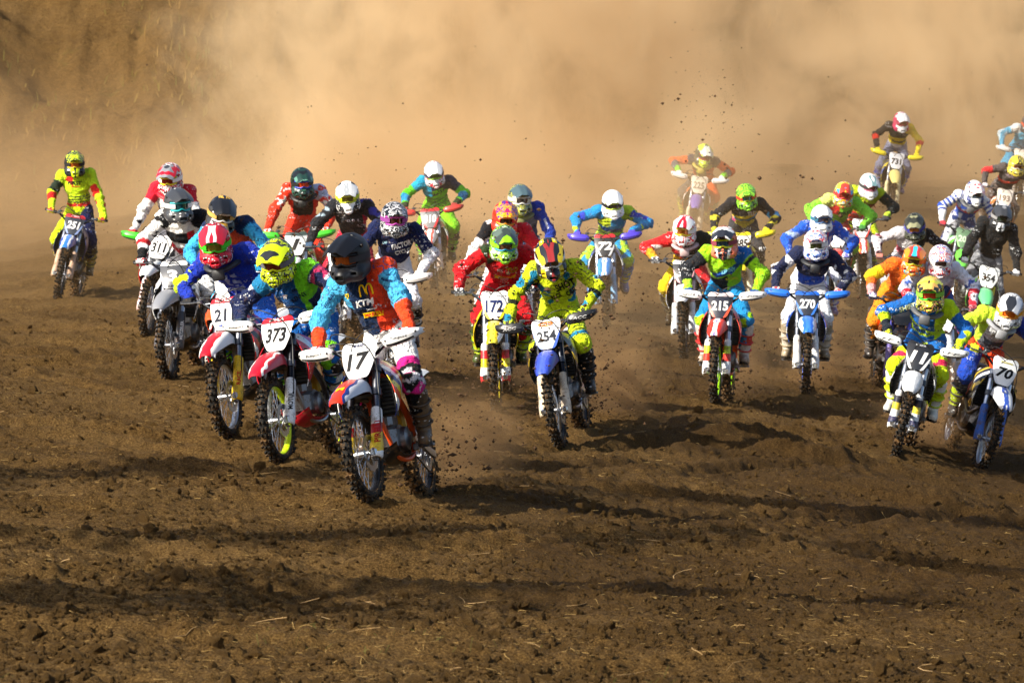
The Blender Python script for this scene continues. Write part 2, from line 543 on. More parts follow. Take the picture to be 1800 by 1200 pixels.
def cloth_mat():
    if 'cloth' in _mc: return _mc['cloth']
    m, n, l, b = nmat('jersey_cloth', 0.8, 0.15)
    at = N(n, l, 'ShaderNodeVertexColor', layer_name='Col')
    tc0 = N(n, l, 'ShaderNodeTexCoord'); oi = N(n, l, 'ShaderNodeObjectInfo')
    P0 = N(n, l, 'ShaderNodeVectorMath', {0: tc0.outputs['Object'], 1: N(n, l, 'ShaderNodeCombineXYZ', {0: math_n(n, l, 'MULTIPLY', oi.outputs['Random'], 40.0), 1: 0.0, 2: math_n(n, l, 'MULTIPLY', oi.outputs['Random'], 23.0)}).outputs[0]}, operation='ADD').outputs[0]
    # printed panels: patches of small angular marks and thin piping, light on dark cloth and dark on light cloth
    pa = N(n, l, 'ShaderNodeTexVoronoi', {'Vector': N(n, l, 'ShaderNodeVectorMath', {0: P0, 1: (1.0, .6, 1.3)}, operation='MULTIPLY').outputs[0], 'Scale': 8.0})
    pid = N(n, l, 'ShaderNodeSeparateColor', {0: pa.outputs['Color']})
    on = math_n(n, l, 'GREATER_THAN', pid.outputs[0], 0.84)
    mk = N(n, l, 'ShaderNodeTexVoronoi', {'Vector': N(n, l, 'ShaderNodeVectorMath', {0: P0, 1: (1.0, .5, .75)}, operation='MULTIPLY').outputs[0], 'Scale': 62.0, 'Randomness': .7}, distance='CHEBYCHEV')
    mid = N(n, l, 'ShaderNodeSeparateColor', {0: mk.outputs['Color']})
    row = math_n(n, l, 'GREATER_THAN', math_n(n, l, 'FRACT', math_n(n, l, 'MULTIPLY', N(n, l, 'ShaderNodeSeparateXYZ', {0: P0}).outputs[2], 17.0)), 0.42)
    mark = math_n(n, l, 'MULTIPLY', math_n(n, l, 'MULTIPLY', on, row), math_n(n, l, 'MULTIPLY', math_n(n, l, 'GREATER_THAN', mid.outputs[0], 0.36), math_n(n, l, 'LESS_THAN', mk.outputs['Distance'], 0.36)))
    ed = N(n, l, 'ShaderNodeTexNoise', {'Vector': P0, 'Scale': 3.2, 'Detail': 0.0, 'Distortion': 0.5})
    pipe = math_n(n, l, 'LESS_THAN', math_n(n, l, 'ABSOLUTE', math_n(n, l, 'SUBTRACT', ed.outputs['Fac'], 0.5)), 0.006)
    mark = math_n(n, l, 'MAXIMUM', math_n(n, l, 'MULTIPLY', mark, 0.7), math_n(n, l, 'MULTIPLY', pipe, 0.0))
    lum = N(n, l, 'ShaderNodeRGBToBW', {0: at.outputs['Color']}).outputs[0]
    ink = mix_c(n, l, math_n(n, l, 'GREATER_THAN', lum, 0.22), C('#d6d8da'), C('#16181c'))
    col = mix_c(n, l, mark, at.outputs['Color'], ink)
    tc = dirty(n, l, b, col, 0.34, scale=11, bump=0, rough=0.8)
    b.inputs['Sheen Weight'].default_value = 0.08
    n1 = N(n, l, 'ShaderNodeTexNoise', {'Vector': tc.outputs['Object'], 'Scale': 13.0, 'Detail': 3.0, 'Distortion': 1.4})
    cre = math_n(n, l, 'ABSOLUTE', math_n(n, l, 'SUBTRACT', n1.outputs['Fac'], 0.5))
    n2 = N(n, l, 'ShaderNodeTexNoise', {'Vector': tc.outputs['Object'], 'Scale': 30.0, 'Detail': 2.0, 'Distortion': 0.8})
    hh = math_n(n, l, 'MULTIPLY_ADD', n2.outputs['Fac'], 0.28, math_n(n, l, 'MULTIPLY', cre, 1.6))
    bp = N(n, l, 'ShaderNodeBump', {'Height': hh, 'Strength': 0.85, 'Distance': 0.045})
    l.new(bp.outputs[0], b.inputs['Normal'])
    _mc['cloth'] = m
    return m

def rubber_mat(dirt):
    k = ('rubber', dirt)
    if k in _mc: return _mc[k]
    m, n, l, b = nmat('tyre_rubber', 0.8, 0.3)
    dirty(n, l, b, C('#15130f'), dirt, scale=22, bump=0.3, bscale=90, rough=0.75)
    _mc[k] = m
    return m

def lens_mat(col):
    k = ('lens', col)
    if k in _mc: return _mc[k]
    m, n, l, b = nmat('goggle_lens', 0.08, 0.9)
    b.inputs['Base Color'].default_value = C(col)
    b.inputs['Metallic'].default_value = 0.35
    b.inputs['Coat Weight'].default_value = 0.6
    _mc[k] = m
    return m

def soil_mat():
    m, n, l, b = nmat('soil', 0.95, 0.12)
    tc = N(n, l, 'ShaderNodeTexCoord')
    P = tc.outputs['Object']
    big = N(n, l, 'ShaderNodeTexNoise', {'Vector': P, 'Scale': 0.55, 'Detail': 5.0, 'Roughness': 0.6})
    mid = N(n, l, 'ShaderNodeTexNoise', {'Vector': P, 'Scale': 9.0, 'Detail': 7.0, 'Roughness': 0.72})
    fin = N(n, l, 'ShaderNodeTexNoise', {'Vector': P, 'Scale': 70.0, 'Detail': 6.0, 'Roughness': 0.75})
    cr = N(n, l, 'ShaderNodeValToRGB', {0: mid.outputs['Fac']})
    e = cr.color_ramp.elements
    e[0].position = 0.28; e[0].color = C('#46310f')
    e[1].position = 0.74; e[1].color = C('#94703a')
    x = e.new(0.5); x.color = C('#694c22')
    col = mix_c(n, l, N(n, l, 'ShaderNodeMapRange', {'Value': big.outputs['Fac'], 'From Min': 0.35, 'From Max': 0.68, 'To Min': 0.0, 'To Max': 0.5}).outputs[0], cr.outputs[0], C('#98784a'))
    ff = N(n, l, 'ShaderNodeMapRange', {'Value': fin.outputs['Fac'], 'From Min': 0.36, 'From Max': 0.62, 'To Min': 0.0, 'To Max': 1.0}).outputs[0]
    col = mix_c(n, l, math_n(n, l, 'MULTIPLY', math_n(n, l, 'SUBTRACT', 1.0, ff), 0.6), col, C('#33210c'))
    col = mix_c(n, l, math_n(n, l, 'MULTIPLY', math_n(n, l, 'POWER', ff, 3.0), 0.5), col, C('#b08c54'))
    # ground shade painted into the soil colour as dark patches, mostly right of the middle
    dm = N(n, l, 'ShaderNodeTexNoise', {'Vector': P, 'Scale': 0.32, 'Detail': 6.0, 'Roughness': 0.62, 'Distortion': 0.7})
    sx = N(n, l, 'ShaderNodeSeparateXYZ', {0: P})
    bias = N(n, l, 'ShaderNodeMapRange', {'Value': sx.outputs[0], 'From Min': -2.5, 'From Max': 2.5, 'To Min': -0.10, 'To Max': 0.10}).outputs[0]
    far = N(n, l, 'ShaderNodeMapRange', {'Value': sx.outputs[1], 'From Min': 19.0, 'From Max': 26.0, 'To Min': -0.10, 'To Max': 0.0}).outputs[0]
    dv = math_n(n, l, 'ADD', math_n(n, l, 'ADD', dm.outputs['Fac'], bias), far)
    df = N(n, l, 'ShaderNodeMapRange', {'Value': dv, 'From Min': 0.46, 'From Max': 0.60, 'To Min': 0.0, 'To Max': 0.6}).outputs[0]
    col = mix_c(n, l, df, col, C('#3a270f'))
    # broken bits of pale straw trodden in
    vo = N(n, l, 'ShaderNodeTexVoronoi', {'Vector': N(n, l, 'ShaderNodeVectorMath', {0: P, 1: (1.0, 2.4, 1.0)}, operation='MULTIPLY').outputs[0], 'Scale': 26.0})
    st = math_n(n, l, 'LESS_THAN', vo.outputs['Distance'], 0.085)
    col = mix_c(n, l, math_n(n, l, 'MULTIPLY', st, 0.55), col, C('#b08e55'))
    # thin green growth here and there on the slope
    g = N(n, l, 'ShaderNodeTexNoise', {'Vector': P, 'Scale': 0.9, 'Detail': 6.0, 'Roughness': 0.7})
    gf = N(n, l, 'ShaderNodeMapRange', {'Value': g.outputs['Fac'], 'From Min': 0.6, 'From Max': 0.72, 'To Min': 0.0, 'To Max': 0.45}).outputs[0]
    sp = N(n, l, 'ShaderNodeSeparateXYZ', {0: P})
    gy = N(n, l, 'ShaderNodeMapRange', {'Value': sp.outputs[1], 'From Min': 80.0, 'From Max': 90.0, 'To Min': 0.12, 'To Max': 1.0}).outputs[0]
    col = mix_c(n, l, math_n(n, l, 'MULTIPLY', gf, gy), col, C('#5c5a22'))
    l.new(col, b.inputs['Base Color'])
    hh = math_n(n, l, 'MULTIPLY_ADD', fin.outputs['Fac'], 0.5, mid.outputs['Fac'])
    bp = N(n, l, 'ShaderNodeBump', {'Height': hh, 'Strength': 1.0, 'Distance': 0.11})
    l.new(bp.outputs[0], b.inputs['Normal'])
    return m

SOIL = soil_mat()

# ------------------------------------------------------------------ terrain
HC = (2.28684, 0.282997, 0.0537246, 0.00744045, -0.00441058, -0.00074654)
def soft(x, lo, hi):
    return np.clip(x, lo, hi)
def base_h(X, Y):
    """smooth lie of the land: the start field falls away to the right and rises to the back"""
    Xc = soft(X, -9.0, 11.0); Yc = soft(Y, 14.0, 76.0)
    w = 0.38 + 0.62 * sstep(20.0, 37.0, Yc)
    Xw = Xc * w
    return CAMZ - (HC[0] + HC[1] * Xw + HC[2] * Yc + HC[3] * Xw * Xw + HC[4] * Xw * Yc + HC[5] * Yc * Yc)
def hill(X, Y):
    foot = 84.0 + 0.25 * np.clip(X, -30, 30) + 2.0 * noise2(X * .12 + 5, Y * 0 + 3.3, 4)
    d = np.maximum(Y - foot, 0)
    rise = np.where(d < 6, d * d * 0.045, 0.045 * 36 + (d - 6) * 0.54)
    top = 26.0
    rise = np.where(rise > top, top + (rise - top) * 0.08, rise)
    on = sstep(0.0, 5.0, d)
    # wheel ruts and gullies running down the face
    rut = noise2(X * 1.7 + 0.9 * noise2(X * .5, Y * .5, 31), Y * 0.30, 11) * 0.08 + noise2(X * 4.2 + .5 * noise2(X, Y, 32), Y * 0.5, 12) * 0.075 + noise2(X * 6, Y * 5, 15) * .05 + noise2(X * 12, Y * 8, 16) * .04
    lump = noise2(X * .33, Y * .33, 13) * 0.35 + noise2(X * .9, Y * .9, 14) * 0.16
    hole = -0.7 * np.exp(-(((X + 10.3) / 1.1) ** 2 + ((Y - 90.5) / 1.3) ** 2))
    return rise + on * (rut + lump + hole)
# old wheel ruts sweeping over the field: x0, y0, slope, half width, depth, sway, sway rate, from x, to x
RUTS = [(2.0, 36.5, .9, .28, .085, .35, 1.1, .4, 5.0), (2.2, 38.6, .55, .22, .06, .3, 1.4, .6, 4.4), (1.5, 34.6, 1.2, .3, .07, .25, 1.3, .2, 3.6), (3.0, 33.0, 1.4, .3, .06, .4, .9, .8, 5.0), (.5, 31.4, .7, .22, .05, .3, 1.2, -.8, 3.6),
        (1.8, 29.2, .8, .25, .045, .3, 1.0, 0., 4.), (-1.5, 23.6, .35, .3, .05, .5, .8, -4., 2.4), (0., 26.3, .5, .22, .04, .35, 1.1, -4., 3.), (-2.0, 29.8, -.3, .2, .035, .3, 1.2, -4.5, .2), (-3.4, 36.0, -1.5, .25, .05, .5, .7, -5., -.8), (-4.2, 41.0, -1.2, .25, .05, .6, .6, -6.5, -2.), (4.2, 42.5, .3, .3, .06, .3, 1.2, 1.5, 6.5)]
def relief(X, Y, fine=True):
    near = 1 - sstep(50, 75, Y) * 0.6
    z = 0.050 * noise2(X * .55, Y * .42, 1) + 0.040 * noise2(X * 1.1 + 3, Y * .9, 2)
    # furrows thrown up by earlier laps: long low ridges across the track
    wx = X + 0.8 * noise2(X * .4, Y * .3, 21); wy = Y + 1.2 * noise2(X * .35 + 9, Y * .25, 22)
    rd = 1 - np.abs(noise2(wx * .28, wy * .75, 23))
    z = z + 0.075 * sstep(0.72, 1.0, rd)
    bank = np.exp(-(((Y - 37.5 - 0.35 * (X - 2.2)) / 1.3) ** 2)) * sstep(-0.2, 1.2, X) * (1 - sstep(3.3, 4.6, X))
    z = z + bank * (0.10 + 0.09 * noise2(X * 1.3, Y * 1.1, 24))
    for (x0_, y0_, sl, wd, dp, amp, fr, xa, xb) in RUTS:
        dd = (Y - (y0_ + sl * (X - x0_) + amp * np.sin(X * fr + x0_ * 3))) / wd
        on = sstep(xa - .5, xa + .5, X) * (1 - sstep(xb - .5, xb + .5, X))
        z = z + on * dp * (-np.exp(-dd * dd * 2.2) + .75 * np.exp(-(dd - 1.25) ** 2 * 3) + .55 * np.exp(-(dd + 1.25) ** 2 * 3))
    if fine:
        z = z + near * (0.020 * noise2(X * 2.6, Y * 2.4, 3) + (.6 + .6 * noise2(X * .7, Y * .6, 9)) * (0.024 * np.maximum(noise2(X * 6.5, Y * 6.0, 5), -.25) + 0.030 * np.maximum(noise2(X * 13, Y * 12, 6), -.2)) + 0.026 * np.maximum(noise2(X * 24, Y * 22, 7), -.1))
    return z
def ground_z(X, Y, fine=False):
    X = np.atleast_1d(np.asarray(X, float)); Y = np.atleast_1d(np.asarray(Y, float))
    return base_h(X, Y) + hill(X, Y) + relief(X, Y, fine)

def axis_vals(parts):
    out = []
    for a, b, d0, d1 in parts:
        x = a
        while x < b:
            out.append(x); x += d0 + (d1 - d0) * (x - a) / (b - a)
    return np.array(out + [parts[-1][1]])
def build_ground():
    right = axis_vals([(0, 3.2, .026, .026), (3.2, 7, .03, .07), (7, 13, .07, .16), (13, 60, .25, 6), (60, 400, 14, 80)])
    xs = np.concatenate([-right[:0:-1], right])
    ys = axis_vals([(-120, 0, 20, 5), (0, 16, 2, .2), (16, 20, .034, .034), (20, 30, .034, .045), (30, 45, .045, .10), (45, 82, .10, .3), (82, 100, .12, .15), (100, 150, .5, 4), (150, 600, 8, 90)])
    X, Y = np.meshgrid(xs, ys, indexing='ij')
    Z = ground_z(X.ravel(), Y.ravel(), True)
    V = np.stack([X.ravel(), Y.ravel(), Z], 1)
    nx, ny = X.shape
    i = np.arange(nx - 1)[:, None] * ny + np.arange(ny - 1)[None]
    Q = np.stack([i, i + ny, i + ny + 1, i + 1], -1).reshape(-1, 4)
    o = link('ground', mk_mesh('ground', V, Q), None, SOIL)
    tag(o, 'churned brown soil of the track rising to a rutted earth bank', kind='structure')
    return o
build_ground()

def ray(u, v):
    d = Vector(((u - UW / 2), (VH / 2 - v), -FPX)).normalized()
    return cam.rotation_euler.to_matrix() @ d
def on_ground(u, v):
    """where the line of sight through a photo pixel meets the smooth ground"""
    d = ray(u, v); t = np.arange(10.0, 110.0, 0.02)
    X, Y, Z = d.x * t, d.y * t, CAMZ + d.z * t
    g = ground_z(X, Y)
    k = int(np.argmax(Z < g))
    return Vector((X[k], Y[k], g[k]))

# ------------------------------------------------------------------ motocross bike, shared part meshes
# local frame: x across (+x is the rider's left), y backwards, z up; origin under the front wheel
FD = Vector((0, 0.454, 0.891)).normalized()            # fork direction
FP = Vector((0, 0.030, 0.345))                          # where the fork line passes the axle
WB, RF, RR = 1.47, 0.345, 0.335
AX_F, AX_R = (0, 0, RF), (0, WB, RR)
def fk(t, x=0.0, fwd=0.0):
    return FP + FD * t + Vector((x, -fwd * FD.z, fwd * FD.y))

def tyre_mesh(name, c, Ro, w, pitch, sides):
    mb = MB(); carc = Ro - 0.015; rim = Ro - 0.075
    prof = []
    for k in range(11):
        a = math.pi * (-0.5 + k / 10.0) * 1.25
        prof.append((w / 2 * 0.93 * math.sin(a), carc - w * .48 + w * .48 * math.cos(a)))
    prof = [(-w * .30, rim - .004)] + prof + [(w * .30, rim - .004)]
    mb.lathe_x(c, prof, 56, closed=True)
    for k in range(pitch):
        for (xx, tilt, lng, wid, ph) in sides:
            if ph == 2 or k % 2 == ph:
                q = 2 * math.pi * (k + random.uniform(-.06, .06)) / pitch
                rr = carc - (w * .48) * (1 - math.cos(tilt)) * 0.95 + .004
                er = Vector((0, math.cos(q), math.sin(q))); et = Vector((0, -math.sin(q), math.cos(q))); ex = Vector((1, 0, 0))
                up = er * math.cos(tilt) + ex * math.sin(tilt) * (1 if xx > 0 else -1)
                sx = ex * math.cos(tilt) - er * math.sin(tilt) * (1 if xx > 0 else -1)
                p = Vector(c) + er * rr + ex * xx
                V = []
                for hgt, kk in ((-.006, 1.0), (.015, .82)):
                    for a, b in ((-1, -1), (1, -1), (1, 1), (-1, 1)):
                        V.append(p + up * hgt + sx * (a * wid * kk) + et * (b * lng * kk))
                mb.add(V, [[4, 5, 6, 7], [0, 1, 5, 4], [1, 2, 6, 5], [2, 3, 7, 6], [3, 0, 4, 7]])
    return mb.mesh(name, 30)

def rim_mesh(name, c, Ro):
    r = Ro - .075; mb = MB()
    mb.lathe_x(c, [(-.026, r + .006), (-.026, r - .010), (-.012, r - .020), (.012, r - .020), (.026, r - .010), (.026, r + .006), (.014, r - .004), (-.014, r - .004)], 48, True)
    return mb.mesh(name, 40)
def spoke_mesh(name, c, Ro):
    r = Ro - .09; mb = MB()
    for k in range(36):
        q = 2 * math.pi * k / 36; side = 1 if k % 2 else -1; q2 = q + (.42 if (k // 2) % 2 else -.42)
        mb.tube([(c[0] + side * .032, c[1] + .028 * math.cos(q2), c[2] + .028 * math.sin(q2)), (c[0], c[1] + r * math.cos(q), c[2] + r * math.sin(q))], .0022, 4, False)
    return mb.mesh(name)
def hub_mesh(name, c):
    mb = MB()
    mb.lathe_x(c, [(-.055, .001), (-.055, .022), (-.036, .024), (-.034, .036), (-.028, .036), (-.02, .024), (.02, .024), (.028, .036), (.034, .036), (.036, .024), (.055, .022), (.055, .001)], 20)
    mb.lathe_x(c, [(-.12, .0), (-.12, .011), (.12, .011), (.12, .0)], 10)
    return mb.mesh(name)
def disc_mesh(name, c, x, ro, teeth=0):
    mb = MB(); n = 48; V = []; Fc = []
    for k in range(n):
        q = 2 * math.pi * k / n
        rr = ro * (1 + .035 * math.sin(q * 12)) if not teeth else ro * (1 + (.03 if k % 2 else -.01))
        for xx, r_ in ((x - .002, ro * .68), (x - .002, rr), (x + .002, rr), (x + .002, ro * .68)):
            V.append((c[0] + xx, c[1] + r_ * math.cos(q), c[2] + r_ * math.sin(q)))
    for k in range(n):
        k2 = (k + 1) % n
        for i in range(4):
            Fc.append([k * 4 + i, k * 4 + (i + 1) % 4, k2 * 4 + (i + 1) % 4, k2 * 4 + i])
    mb.add(V, Fc)
    for k in range(5):
        q = 2 * math.pi * k / 5
        mb.tube([(c[0] + x, c[1], c[2]), (c[0] + x, c[1] + ro * .7 * math.cos(q), c[2] + ro * .7 * math.sin(q))], .006, 4, False)
    return mb.mesh(name)

BM = {}
BM['tyre_f'] = tyre_mesh('front_tyre', AX_F, RF, .088, 40, [(.015, .1, .010, .0095, 0), (-.015, .1, .010, .0095, 0), (.0, .0, .011, .012, 1), (.030, .55, .012, .0085, 1), (-.030, .55, .012, .0085, 1), (.040, 1.0, .010, .008, 0), (-.040, 1.0, .010, .008, 0)])
BM['tyre_r'] = tyre_mesh('rear_tyre', AX_R, RR, .115, 36, [(.02, .1, .011, .013, 0), (-.02, .1, .011, .013, 0), (.0, .0, .011, .014, 1), (.040, .5, .013, .011, 1), (-.040, .5, .013, .011, 1), (.052, 1.0, .012, .010, 0), (-.052, 1.0, .012, .010, 0)])
for tg, c, r_ in (('f', AX_F, RF), ('r', AX_R, RR)):
    BM['rim_' + tg] = rim_mesh('rim', c, r_); BM['spoke_' + tg] = spoke_mesh('spoke_set', c, r_); BM['hub_' + tg] = hub_mesh('hub', c)
BM['disc_f'] = disc_mesh('brake_disc', AX_F, .062, .132)
BM['disc_r'] = disc_mesh('brake_disc', AX_R, -.062, .115)
BM['sprocket'] = disc_mesh('sprocket', AX_R, .066, .118, 1)

def sides(key, fn, sharp=35):
    for s in (-1, 1):
        mb = MB(); fn(mb, s); BM[key + ('L' if s > 0 else 'R')] = mb.mesh(key, sharp)

def f_(mb, s):        # chrome lower leg with axle lug
    x = s * .098
    mb.tube([fk(.03, x), fk(.42, x)], .0235, 14)
    mb.tube([fk(-.045, x), fk(-.03, x), fk(.05, x), fk(.075, x)], [.018, .031, .032, .026], 12)
    mb.box(Vector((s * .098, -.0, .345)), (.05, .075, .06), .012)
sides('fork_slider', f_)
def f_(mb, s):        # thick upper tube
    x = s * .098
    mb.tube([fk(.26, x), fk(.265, x), fk(.30, x), fk(.31, x), fk(.50, x), fk(.52, x), fk(.735, x), fk(.745, x)], [.029, .032, .032, .0285, .0285, .030, .0295, .024], 16)
sides('fork_tube', f_)
def f_(mb, s):        # plastic guard wrapped round the front and outside of the leg
    x = s * .098; G = []
    for t, k in ((-.05, .82), (-.035, 1.05), (.05, 1.12), (.10, .98), (.20, .95), (.29, .95), (.335, .88), (.345, .72)):
        row = []
        for j in range(11):
            a = R(-205 + 23.5 * j) if s > 0 else R(25 - 23.5 * j)
            a = R(-200 + j * 22)
            cx = math.cos(a) * .040 * k; cy_ = math.sin(a) * .050 * k
            p = fk(t, x + (cx if s > 0 else -cx) + s * .003) + Vector((0, cy_ * FD.z, -cy_ * FD.y))
            row.append(p[:])
        G.append(row)
    mb.sheet(smooth_grid(G, 2, 1), .004)
sides('fork_guard', f_, 50)
def f_(mb, s):
    mb.box(Vector((s * .062 + s * .014, .065, .37)), (.035, .075, .05), .01)
    mb.box(Vector((s * .076, .05, .30)), (.03, .05, .03), .008)
sides('brake_caliper', f_)
mb = MB()
for t, wz in ((.475, .055), (.66, .045)):
    mb.box(fk(t, 0, -.012), (.255, .075, wz), .014, Matrix.Rotation(-R(27), 4, 'X'))
    for s in (-1, 1): mb.tube([fk(t - wz / 2, s * .098), fk(t + wz / 2, s * .098)], .039, 14)
mb.tube([fk(.44, 0, -.03), fk(.68, 0, -.03)], .028, 12)
for s in (-1, 1): mb.box(fk(.725, s * .055, -.01), (.035, .05, .06), .01, Matrix.Rotation(-R(27), 4, 'X'))
BM['triple_clamp'] = mb.mesh('triple_clamp')

# front fender: broad crowned beak
G = []
for y, z, w, dr, cr in ((-.36, .700, .046, .010, .008), (-.335, .722, .068, .020, .014), (-.25, .764, .090, .036, .020), (-.13, .806, .104, .055, .026), (.0, .838, .112, .068, .030), (.10, .852, .110, .080, .030), (.20, .842, .085, .085, .02), (.32, .805, .070, .07, .016), (.42, .755, .060, .05, .012)):
    G.append([(w * .88 * a, y + .02 * abs(a) ** 3, z - dr * b + cr * (1 - a * a)) for a, b in ((-1, 1), (-.96, .55), (-.84, .12), (-.6, 0), (-.3, 0), (0, 0), (.3, 0), (.6, 0), (.84, .12), (.96, .55), (1, 1))])
mb = MB(); mb.sheet(smooth_grid(G, 3, 1), .005); BM['front_fender'] = mb.mesh('front_fender', 55)

# number plate, its surface as a function of (across, height)
def plate_pt(a, z):
    return Vector((a, .51 * (z - .345) - .062 + 1.6 * a * a - .02 * math.sin((z - .84) / .29 * math.pi), z))
G = []
for z, w in ((.862, .056), (.875, .074), (.90, .088), (.94, .106), (.99, .121), (1.04, .130), (1.085, .134), (1.115, .122), (1.13, .088)):
    G.append([plate_pt(w * a, z - (.020 * (1 - abs(a)) if z > 1.12 else 0))[:] for a in np.linspace(-1, 1, 9)])
mb = MB(); mb.sheet(smooth_grid(G, 2, 1), .004); BM['number_plate'] = mb.mesh('number_plate', 55)

BARL = [(0, .385, 1.085), (.085, .385, 1.085), (.125, .383, 1.098), (.215, .385, 1.165), (.255, .39, 1.178), (.415, .435, 1.190)]
bar = [(-x, y, z) for x, y, z in BARL[::-1]] + BARL[1:]
mb = MB(); mb.tube([tuple(p) for p in cat_rom(bar, 3)], .0140, 10)
mb.tube([(-.20, .385, 1.155), (.20, .385, 1.155)], .0085, 8)
BM['handlebar'] = mb.mesh('handlebar')
mb = MB(); mb.box((0, .378, 1.150), (.215, .055, .052), .016); BM['bar_pad'] = mb.mesh('bar_pad')
GRIP = Vector((.345, .400, 1.148))
def f_(mb, s):
    mb.tube([(s * .272, .395, 1.180), (s * .276, .396, 1.180), (s * .285, .398, 1.181), (s * .415, .435, 1.190), (s * .42, .437, 1.190)], [.026, .026, .0175, .0175, .019], 12)
sides('grip', f_)
def f_(mb, s):
    mb.box((s * .235, .375, 1.180), (.045, .05, .035), .008)
    mb.tube([(s * .235, .365, 1.182), (s * .28, .345, 1.180), (s * .35, .355, 1.182), (s * .40, .375, 1.186)], [.009, .0075, .0065, .0075], 7)
    if s < 0: mb.box((s * .215, .385, 1.205), (.05, .03, .03), .006)
sides('lever', f_)
def f_(mb, s):        # hand guard shield
    G = []
    for x, y, zc, hh in ((.195, .305, 1.150, .016), (.215, .292, 1.150, .040), (.27, .283, 1.154, .048), (.33, .286, 1.160, .047), (.39, .298, 1.168, .043), (.43, .318, 1.174, .036), (.462, .360, 1.184, .022), (.470, .42, 1.188, .012)):
        G.append([(s * x, y + dy, zc + hh * .94 * b) for b, dy in ((-1, .045), (-.98, .014), (-.6, .003), (0, -.005), (.6, .003), (.98, .014), (1, .045))])
    mb.sheet(smooth_grid(G, 2, 1), .005)
    mb.tube([(s * .215, .385, 1.165), (s * .215, .33, 1.145), (s * .235, .292, 1.143)], .008, 6)
    mb.tube([(s * .455, .375, 1.178), (s * .435, .43, 1.190), (s * .41, .434, 1.190)], .008, 6)
sides('hand_guard', f_, 22)

def f_(mb, s):        # dark lower trim and bolts of the guard
    G = []
    for x, y, zc, hh in ((.225, .290, 1.150, .040), (.27, .283, 1.154, .048), (.33, .286, 1.160, .047), (.39, .298, 1.168, .043), (.43, .318, 1.174, .036)):
        G.append([(s * x, y + dy - .006, zc + hh * .94 * b) for b, dy in ((-.99, .020), (-.86, .009), (-.66, .004))])
    mb.sheet(smooth_grid(G, 2, 1), .003)
    for x, y, z in ((.225, .283, 1.153), (.445, .325, 1.180)): mb.box((s * x, y, z), (.016, .012, .016), .004)
sides('guard_trim', f_)

# cables: hydraulic hose looping in front of the plate, clutch and throttle cables
mb = MB()
mb.tube([tuple(p) for p in cat_rom([(-.225, .37, 1.19), (-.16, .27, 1.235), (-.04, .22, 1.20), (.08, .235, 1.12), (.135, .24, .98), (.14, .19, .80), (.142, .13, .62), (.125, .08, .42), (.09, .07, .39)], 5)], .0048, 6)
mb.tube([tuple(p) for p in cat_rom([(.225, .37, 1.185), (.17, .27, 1.215), (.05, .26, 1.19), (-.05, .30, 1.10), (-.08, .37, .98)], 5)], .004, 6)
mb.tube([tuple(p) for p in cat_rom([(-.25, .39, 1.165), (-.17, .31, 1.17), (-.03, .315, 1.13), (.06, .40, 1.0)], 5)], .004, 6)
BM['cable'] = mb.mesh('control_cable')

# main body
mb = MB()
for s in (-1, 1):
    mb.tube([tuple(p) for p in cat_rom([(0, .385, .93), (s * .075, .47, .90), (s * .105, .70, .76), (s * .11, .95, .60), (s * .105, 1.02, .47)], 4)], .026, 8, flat=1.0)
    mb.tube([tuple(p) for p in cat_rom([(s * .02, .40, .84), (s * .03, .47, .62), (s * .075, .58, .36), (s * .085, .75, .30), (s * .085, 1.02, .33), (s * .10, 1.04, .47)], 4)], .016, 8)
    mb.tube([(s * .09, .85, .84), (s * .09, 1.45, .90)], .012, 7)
    mb.tube([(s * .10, 1.0, .60), (s * .09, 1.42, .88)], .011, 7)
mb.tube([(0, .36, .80), (0, .42, .97)], .034, 10)
BM['frame'] = mb.mesh('frame')
mb = MB()
mb.box((0, .80, .46), (.17, .36, .20), .04); mb.box((0, .70, .58), (.15, .20, .12), .03)
for k in range(7): mb.box((0, .665, .645 + k * .022), (.15, .155, .009), .003)
mb.box((0, .665, .70), (.115, .125, .19), .02); mb.box((0, .66, .81), (.13, .14, .05), .02)
for s in (-1, 1): mb.lathe_x((s * .085, .82, .45), [(0, .001), (s * .045, .001), (s * .045, .062), (s * .034, .085), (0, .09)][::(1 if s > 0 else -1)], 22)
mb.lathe_x((.085, .98, .46), [(0, .045), (.03, .04), (.03, .001)], 14)
BM['engine'] = mb.mesh('engine')
mb = MB()
mb.sheet(smooth_grid([[(x, y, z + abs(x) * .55) for x in (-.12, -.07, 0, .07, .12)] for y, z in ((.50, .36), (.56, .29), (.75, .265), (.98, .285))], 3, 2), .005)
BM['skid_plate'] = mb.mesh('skid_plate')
def f_(mb, s):
    mb.box((s * .135, .375, .74), (.115, .035, .27), .008)
    for k in range(9): mb.box((s * .137, .352, .625 + k * .028), (.112, .022, .006), 0, Matrix.Rotation(R(28), 4, 'X'))
    mb.box((s * .192, .36, .74), (.008, .06, .29), .003); mb.box((s * .078, .36, .74), (.008, .05, .29), .003)
sides('radiator', f_)
def f_(mb, s):
    G = [[(.085, .395, 1.00), (.15, .335, .92), (.205, .305, .80), (.215, .300, .68), (.185, .315, .585)],
         [(.105, .50, 1.005), (.17, .47, .92), (.215, .44, .81), (.212, .425, .71), (.185, .42, .635)],
         [(.125, .66, .975), (.165, .64, .915), (.185, .61, .84), (.18, .585, .765), (.165, .57, .70)],
         [(.125, .82, .945), (.145, .80, .91), (.155, .78, .865), (.15, .76, .82), (.14, .74, .78)]]
    G = [[(s * x, y, z) for x, y, z in r_] for r_ in G]
    mb.sheet(smooth_grid(G, 4, 3), .005)
sides('radiator_shroud', f_, 60)
